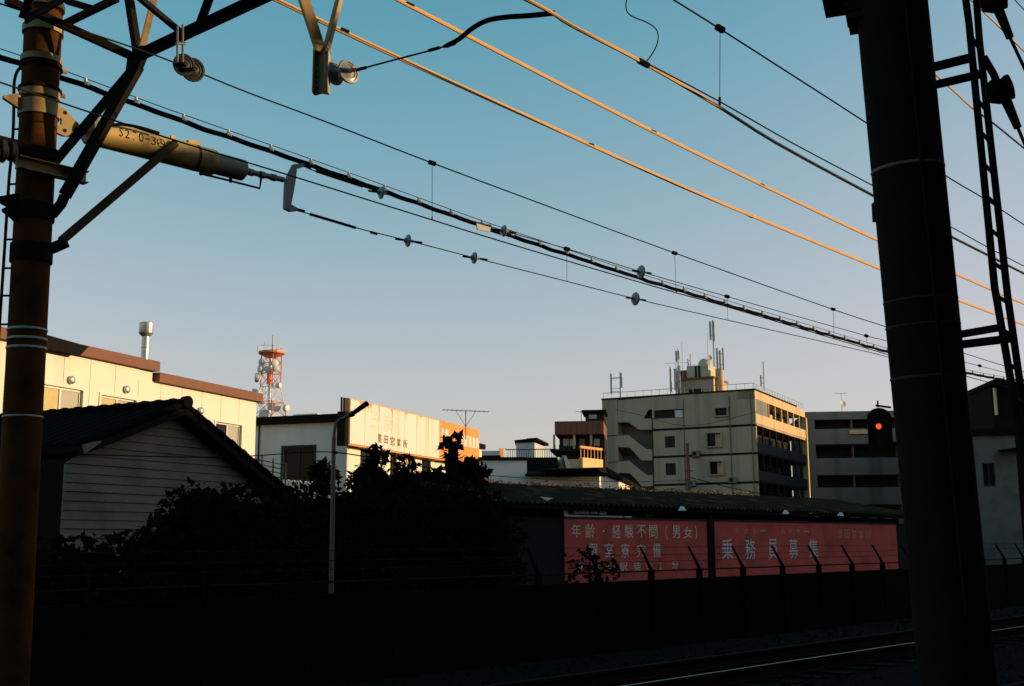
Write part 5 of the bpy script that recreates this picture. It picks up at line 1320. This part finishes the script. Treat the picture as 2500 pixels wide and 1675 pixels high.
m2, _ = wire('tensioned wire from the top of the yoke plate, with ball insulators', [(742, 405), (770, 418), (885, 455), (930, 470), (1090, 520), (1232, 564), (1400, 612), (1567, 664), (1775, 724), (2115, 820), (2160, 831), (2358, 885), (2500, 921)], D2, .0075, left=False)
c2, _ = wire('lowest tensioned wire from the bottom of the yoke plate, with disc insulators', [(728, 514), (757, 523), (868, 556), (998, 588), (1160, 630), (1384, 687), (1553, 730), (1778, 782), (2122, 860), (2160, 870), (2358, 919), (2415, 934), (2500, 954)], D2, .0075, left=False)
for w, lst in ((m2, ((933, 471), (1232, 564), (1567, 664))), (c2, ((998, 588), (1160, 630), (1553, 730)))):
    for x, y in lst: inline_ins(w, x, y, D2(x), +.088 + (x > 1400) * .025, (T2 + V((.15, -.25, 0))).normalized())
for w, (xa, ya), (xb, yb) in ((m2, (772, 418), (885, 455)), (c2, (757, 523), (868, 556)), (c2, (905, 567), (920, 571))):
    obj('turnbuckle', B().tube([atd(xa, ya, D2(xa)), atd(xb, yb, D2(xb))], .02, 8), 'steel_dark', w)
for w, x0, y0, x1, y1 in ((m2, 1775, 724, 1777, 782), (m2, 2115, 820, 2120, 860), (m2, 1384, 608, 1384, 687), (m2, 2392, 893, 2394, 930)):
    q = atd(x0, y0, D2(x0)); obj('dropper_clamp', B().lathe(q, T2, [(.01, -.05), (.035, -.045), (.035, -.01), (.015, 0), (.035, .01), (.035, .045), (.01, .05)], 10), 'steel_dark', w)
    obj('dropper', B().tube([q, atd(x1, y1, D2(x1))], .0035, 5), 'wire_dark', w)
# lashed cable with its own messenger and clips
DB = 12.6
bl = [(0, 119), (57, 138), (155, 172), (220, 196), (395, 261), (480, 291), (560, 319), (704, 369), (836, 416), (959, 460), (1072, 501), (1200, 547), (1370, 604), (1524, 656), (1766, 731), (1960, 789), (2158, 848), (2358, 902), (2445, 919), (2500, 930)]
bw, BP = wire('thick black lashed cable carried on a thin wire by pale clips', bl, DB, .006, left=True)
for o in list(bw.children): o.name = 'carrier_wire'
u = 0; P = [BP[0]]
acc = []
tot = [0]
for i in range(1, len(BP)): tot.append(tot[-1] + (BP[i] - BP[i - 1]).length)
def along(s):
    for i in range(1, len(BP)):
        if s <= tot[i]: return BP[i - 1].lerp(BP[i], (s - tot[i - 1]) / (tot[i] - tot[i - 1]))
    return BP[-1]
sp = .62; s = 8.0; rr = random.Random(9); cp = []
while s < min(tot[-1] - 1, 62):
    q = along(s)
    cp.append(q - UP * .085); cp.append(along(s + sp * .5) - UP * (.085 + rr.uniform(.006, .022)) + N2 * rr.uniform(-.01, .01))
    clp = obj('clip', B().tube([q + UP * .01, q - UP * .05], [.014, .03], 6), 'clip_pale', bw)
    obj('clip_bulb', B().tube([q - UP * .05, q - UP * .09], [.042, .05], 8), 'clip_pale', clp)
    s += sp * (1.0 + .02 * len(cp) / 8)
obj('cable', B().tube(smooth_path(cp, 3), [.036] * (3 * (len(cp) - 1) + 1), 8), 'cable_black', bw, smooth=True)
tg = [atd(x, y, DB - .1) for x, y in ((1163, 541), (1200, 549), (1196, 567), (1166, 560))]
obj('tag_plate', B().add(tg + [q + N2 * .02 for q in tg], [(0, 1, 2, 3), (7, 6, 5, 4), (0, 4, 5, 1), (1, 5, 6, 2), (2, 6, 7, 3), (3, 7, 4, 0)]), 'tag_plate', bw)
# near side wires, sunlit
g1, _ = wire('lowest of the three sunlit copper feeder wires', [(675, 0), (900, 107), (1150, 222), (1400, 335), (1650, 449), (1900, 554), (2145, 655), (2345, 735), (2500, 793)], 10.2, .018, 'wire_copper', twin=.023)
g2, _ = wire('middle of the three sunlit copper feeder wires', [(973, 0), (1150, 92), (1400, 222), (1651, 350), (1900, 471), (2137, 584), (2340, 672), (2500, 742)], 9.4, .0175, 'wire_copper', twin=.0225)
g3, _ = wire('topmost sunlit copper wire, joined by the curved pull-off tube', [(1287, 0), (1350, 33), (1400, 65), (1570, 153), (1757, 262), (1897, 350), (2127, 475), (2327, 580), (2410, 622), (2500, 668)], 4.9, .0125, 'wire_copper', twin=.006)
for w, d, lst in ((g1, 10.2, ((842, 75), (1443, 354), (1833, 528))), (g2, 9.4, ((1001, 12), (1595, 322), (1860, 452)))):
    for x, y in lst:
        q = atd(x, y, d); obj('spacer', B().tube([q - T2 * .05, q + T2 * .05], .026, 8), 'steel_dark', w)
wire('thin dark wire running just above the topmost copper wire', [(1570, 150), (1757, 248), (1936, 350), (2125, 450), (2327, 557), (2410, 603), (2500, 650)], 4.85, .006, left=False)
m3, _ = wire('highest thin dark wire at top right with one long dropper', [(1645, 0), (1757, 70), (1935, 184), (2112, 298), (2315, 433), (2398, 482), (2500, 549)], 4.9, .0075)
q = atd(1758, 70, 4.9)
obj('dropper_clamp', B().lathe(q, T2, [(.01, -.045), (.03, -.04), (.03, -.008), (.012, 0), (.03, .008), (.03, .04), (.01, .045)], 10), 'steel_dark', m3)
obj('dropper', B().tube([q, atd(1757, 250, 4.9)], .003, 5), 'wire_dark', m3)
obj('dropper_clip', B().tube([atd(1757, 238, 4.9), atd(1757, 256, 4.9)], .012, 6), 'steel_dark', m3)
jp = thing('jumper_wire', 'thin curled jumper wire hanging to the topmost copper wire', 'wire', atd(1570, 150, 4.9), group='overhead line wires')
obj('strand', B().tube(smooth_path([atd(x, y, 4.9) for x, y in ((1536, -30), (1528, 15), (1540, 38), (1580, 55), (1604, 75), (1605, 105), (1590, 135), (1578, 150))], 4), .005, 6), 'wire_dark', jp, smooth=True)
obj('joint', B().tube([atd(1560, 148, 4.9), atd(1582, 160, 4.9)], .024, 8), 'steel_dark', jp)
wire('copper wire passing behind the thick right pole near the top', [(2100, 25), (2290, 187), (2373, 263), (2425, 301), (2500, 362)], 3.4, .008, 'wire_copper')
wire('short dark wire crossing the top right corner', [(2406, 33), (2455, 80), (2500, 125)], 3.0, .0075, 'wire_copper')
wire('tiny dark wire cutting the extreme top right corner', [(2472, -6), (2500, 24)], 3.2, .005)

# ================================================================== thick right pole and its ladder
RDd = 2.45
rb_, rt_, ru = axis((2269, 961), (2182, 67), RDd, -.3, 6.2)
rp = thing('thick_catenary_mast', 'thick black steel mast rising through the right side of the frame', 'mast', rb_)
RR = .183
obj('pole', B().tube([rb_, rt_], RR, 36), 'pole_dark', rp, smooth=True)
def rpole_at(py):
    z = atd(2182 + (py - 67) / 894 * 87, py, RDd).z; return rb_ + ru * (z + .3)
for py, h, mt in ((415, .016, 'chalk_line'), (735, .010, 'weld_faint'), (797, .010, 'weld_faint'), (922, .014, 'weld_faint')):
    ring(py, h, .003, mt, 'weld_band', rp, RR, rpole_at, ru)
view = (CAM - rpole_at(600)); view.z = 0; view.normalize(); rgt = V((-view.y, view.x, 0))
o_ = (view * .93 + rgt * .36).normalized() * (RR + .005)
obj('conduit', B().tube([rpole_at(y) + o_ for y in (-20, 300, 700, 1100, 1500)], .009, 6), 'steel_dark', rp)
q = rpole_at(510)
obj('lug', B().beam(q - rgt * (RR + .0) - UP * .05, q - rgt * (RR + .0) + UP * .05, .03, .02), 'pole_dark', rp)
# stepped head bracket at the top
for (x0, x1, y0, y1) in ((2012, 2100, -40, 24), (2066, 2110, 20, 48), (2072, 2110, 46, 66)):
    p0 = on_plane(x0, y1, rpole_at(30), view); p1 = on_plane(x1, y0, rpole_at(30), view)
    zc = (p0.z + p1.z) / 2; c0 = V((p0.x, p0.y, zc)); c1_ = V((p1.x, p1.y, zc))
    obj('head_bracket', B().beam(c0, c1_, .22, abs(p1.z - p0.z)), 'steel_dark', rp)
def ladpt(x, y): return on_plane(x, y, rpole_at(500) + rgt * .3 - view * .08, view)
ld = thing('pole_ladder', 'narrow black steel ladder bolted to the right side of the thick mast', 'ladder', ladpt(2520, 1400))
railA = [ladpt(2346, -90), ladpt(2366, 60), ladpt(2428, 700), ladpt(2467, 925), ladpt(2560, 1560)]
railB = [ladpt(2379, -150) - view * .22, ladpt(2395, 60) - view * .22, ladpt(2466, 700) - view * .22, ladpt(2498, 925) - view * .22, ladpt(2592, 1560) - view * .22]
railA = [q if i != 4 else railA[2] + (railA[3] - railA[2]) * 3 for i, q in enumerate(railA)]
railB = [q if i != 4 else railB[2] + (railB[3] - railB[2]) * 3 for i, q in enumerate(railB)]
for rl in (railA, railB):
    obj('rail', B().tube(rl, [.0195] * 5, 10), 'steel_dark', ld, smooth=True)
for k in range(18):
    f = .02 + k * .062
    def on(rl):
        z = rl[1].z + (rl[4].z - rl[1].z) * f
        for i in range(1, 4):
            if rl[i].z >= z >= rl[i + 1].z: return rl[i].lerp(rl[i + 1], (z - rl[i].z) / (rl[i + 1].z - rl[i].z))
        return rl[4]
    obj('rung', B().tube([on(railA), on(railB)], .011, 6), 'steel_dark', ld)
for (xa, ya, xb, yb, w) in ((2270, 166, 2375, 140, .034), (2275, 209, 2400, 180, .03), (2335, 818, 2440, 800, .032), (2340, 842, 2472, 826, .036)):
    obj('standoff', B().beam(ladpt(xa, ya), ladpt(xb, yb), .05, w), 'steel_dark', ld)
def heavy_ins(lab, c0, c1, tail, arm):
    a = ladpt(*c0); b2 = ladpt(*c1); ax = (b2 - a).normalized()
    t = thing('line_insulator', lab, 'insulator', a, group='insulators')
    obj('arm', B().tube([ladpt(*q) for q in arm], .02, 8), 'steel_dark', t)
    obj('disc', B().lathe(a, ax, [(.02, -.06), (.05, -.05), (.07, -.01), (.072, .012), (.05, .02)], 20), 'porcelain_black', t, smooth=True)
    obj('disc', B().lathe(b2, ax, [(.02, -.05), (.05, -.035), (.066, -.005), (.066, .014), (.04, .02)], 20), 'porcelain_black', t, smooth=True)
    obj('tail', B().tube([ladpt(*q) for q in tail[:2]], [.028, .02], 8), 'steel_dark', t)
    obj('tail_wire', B().tube([ladpt(*q) for q in tail[1:]], .009, 6), 'steel_dark', t)
heavy_ins('black twin disc insulator on the ladder at right, its tail running off frame', (2436, 222), (2462, 213), [(2452, 235), (2485, 312), (2510, 372)], [(2402, 140), (2426, 182), (2440, 215)])
heavy_ins('black insulator cut by the top edge above the ladder', (2420, 0), (2446, -8), [(2434, 15), (2466, 92), (2512, 190)], [(2394, 12), (2425, 0), (2430, 0)])

# ================================================================== railway signal behind the thick pole
Ysg = 24.0
sgp = atY(2228, 1300, Ysg)
t = thing('railway_signal', 'black railway signal showing a red light left of the thick mast', 'signal', V((sgp.x, sgp.y, -.3)))
WG_ = Wall((atY(2119, 1040, Ysg).x, atY(2119, 1040, Ysg).y), (1, 0.0))
hw_ = WG_.px(2178, 1040)[0]; zlo = WG_.px(2140, 1096)[1]; zhi = WG_.px(2140, 1022)[1]; r_ = hw_ / 2
pts = [(0, zlo), (hw_, zlo), (hw_, zhi)] + [(r_ + r_ * math.cos(R(a)), zhi + r_ * math.sin(R(a)) * .9) for a in range(15, 180, 15)] + [(0, zhi)]
obj('backboard', B().wpoly(WG_, pts, -.04, 0), 'signal_black', t)
obj('lamp_housing', B().wbox(WG_, r_ * .45, r_ * 1.55, zlo + .05, zhi + .1, -.25, -.045), 'signal_black', t)
zr_ = WG_.px(2145, 1041)[1]; ar = WG_.px(2145, 1041)[0]
hd_ = obj('lens_hood', B().lathe(WG_.P(ar, zr_, .0), WG_.o, [(.085, .001), (.085, .05), (.078, .05), (.078, .001)], 20), 'signal_black', t)
obj('red_lens', B().lathe(WG_.P(ar, zr_, .002), WG_.o, [(.058, 0), (.055, .012), (.03, .022), (.001, .025)], 18), 'signal_red', t, smooth=True)
for z in (zr_ - .17, zr_ - .34): obj('dark_lens', B().lathe(WG_.P(ar, z, .002), WG_.o, [(.05, 0), (.045, .01), (.001, .018)], 16), 'glass_dark', t, smooth=True)
obj('mast', B().tube([V((sgp.x, sgp.y + .1, -.3)), V((sgp.x, sgp.y + .1, zhi + .25))], .045, 10), 'signal_black', t, smooth=True)
obj('offset_arm', B().beam(WG_.P(r_, zlo + .12, -.1), V((sgp.x, sgp.y + .1, zlo + .12)), .05, .06).beam(WG_.P(r_, zhi, -.1), V((sgp.x, sgp.y + .1, zhi)), .05, .06), 'signal_black', t)
obj('top_bracket', B().beam(atY(2138, 990, Ysg + .1), atY(2175, 995, Ysg + .1), .03, .04).beam(atY(2143, 978, Ysg + .1), atY(2143, 995, Ysg + .1), .02, .03), 'signal_black', t)

# ================================================================== street cables across the middle
def cable(lab, pts, Y, r):
    P = smooth_path([atY(x, y, Y(x) if callable(Y) else Y) for x, y in pts], 4)
    t = thing('street_cable', lab, 'cable', P[len(P) // 2], group='street cables')
    obj('strand', B().tube(P, r, 5), 'cable_black', t, smooth=True); return t
cable('black street cable sagging from the lamp pole to the left past the dark gable', [(-60, 1100), (200, 1110), (463, 1116), (600, 1114), (750, 1104), (818, 1104)], lambda x: 14.0 + 3.7 * max(0, x) / 818, .008)
cable('black street cable from the lamp pole right toward the low white building', [(818, 1104), (880, 1113), (960, 1128), (1185, 1160), (1400, 1173), (1560, 1176), (1684, 1172)], lambda x: 17.7 + 34.3 * (x - 818) / 866, .011)
cable('thin street cable crossing in front of the concrete apartments', [(1684, 1165), (1760, 1185), (1860, 1205), (2050, 1222)], 52, .02)
cable('thin street cable left of the utility pole over the apartment stairs', [(1500, 1000), (1560, 1012), (1684, 1040), (1850, 1005)], 60, .012)
# railing on a terrace in front of the shop wall
tr = thing('terrace_railing', 'thin dark terrace railing before the shaded shop wall', 'railing', atY(680, 1180, 44))
for dy in (0, 11, 22, 33):
    obj('rail', B().tube([atY(622, 1120 + dy, 44), atY(668, 1130 + dy, 44), atY(700, 1137 + dy, 44)], .018, 5), 'metal_and_shade', tr)
for x in (640, 667, 698): obj('post', B().tube([atY(x, 1110 + (x - 640) * .35, 44), V((atY(x, 1180, 44).x, 44, -.3))], .03, 6), 'metal_and_shade', tr)
WT = Wall((atY(690, 1175, 46).x, 46), (1, .03)); z0 = WT.px(730, 1182)[1]; z1 = WT.px(730, 1171)[1]; a1 = WT.px(762, 1178)[0]
n = 5
tl = thing('pale_low_roof', 'narrow pale strip of low roof below the shop window', 'roof', WT.P(a1 / 2, z0 - .3, 0))
for k in range(n): obj('roof_sheet', B().wpoly(WT, [(a1 * k / n + .01, z0 - .05), (a1 * (k + 1) / n - .01, z0 - .05), (a1 * (k + 1) / n - .01, z1 - .05 * k / n * 2), (a1 * k / n + .01, z1 - .05 * k / n * 2)], -.3, 0), 'wall_white', tl)
obj('post', B().wbox(WT, .2, .3, -.3, z0 - .06, -.2, -.1).wbox(WT, a1 - .3, a1 - .2, -.3, z0 - .06, -.2, -.1), 'metal_and_shade', tl)
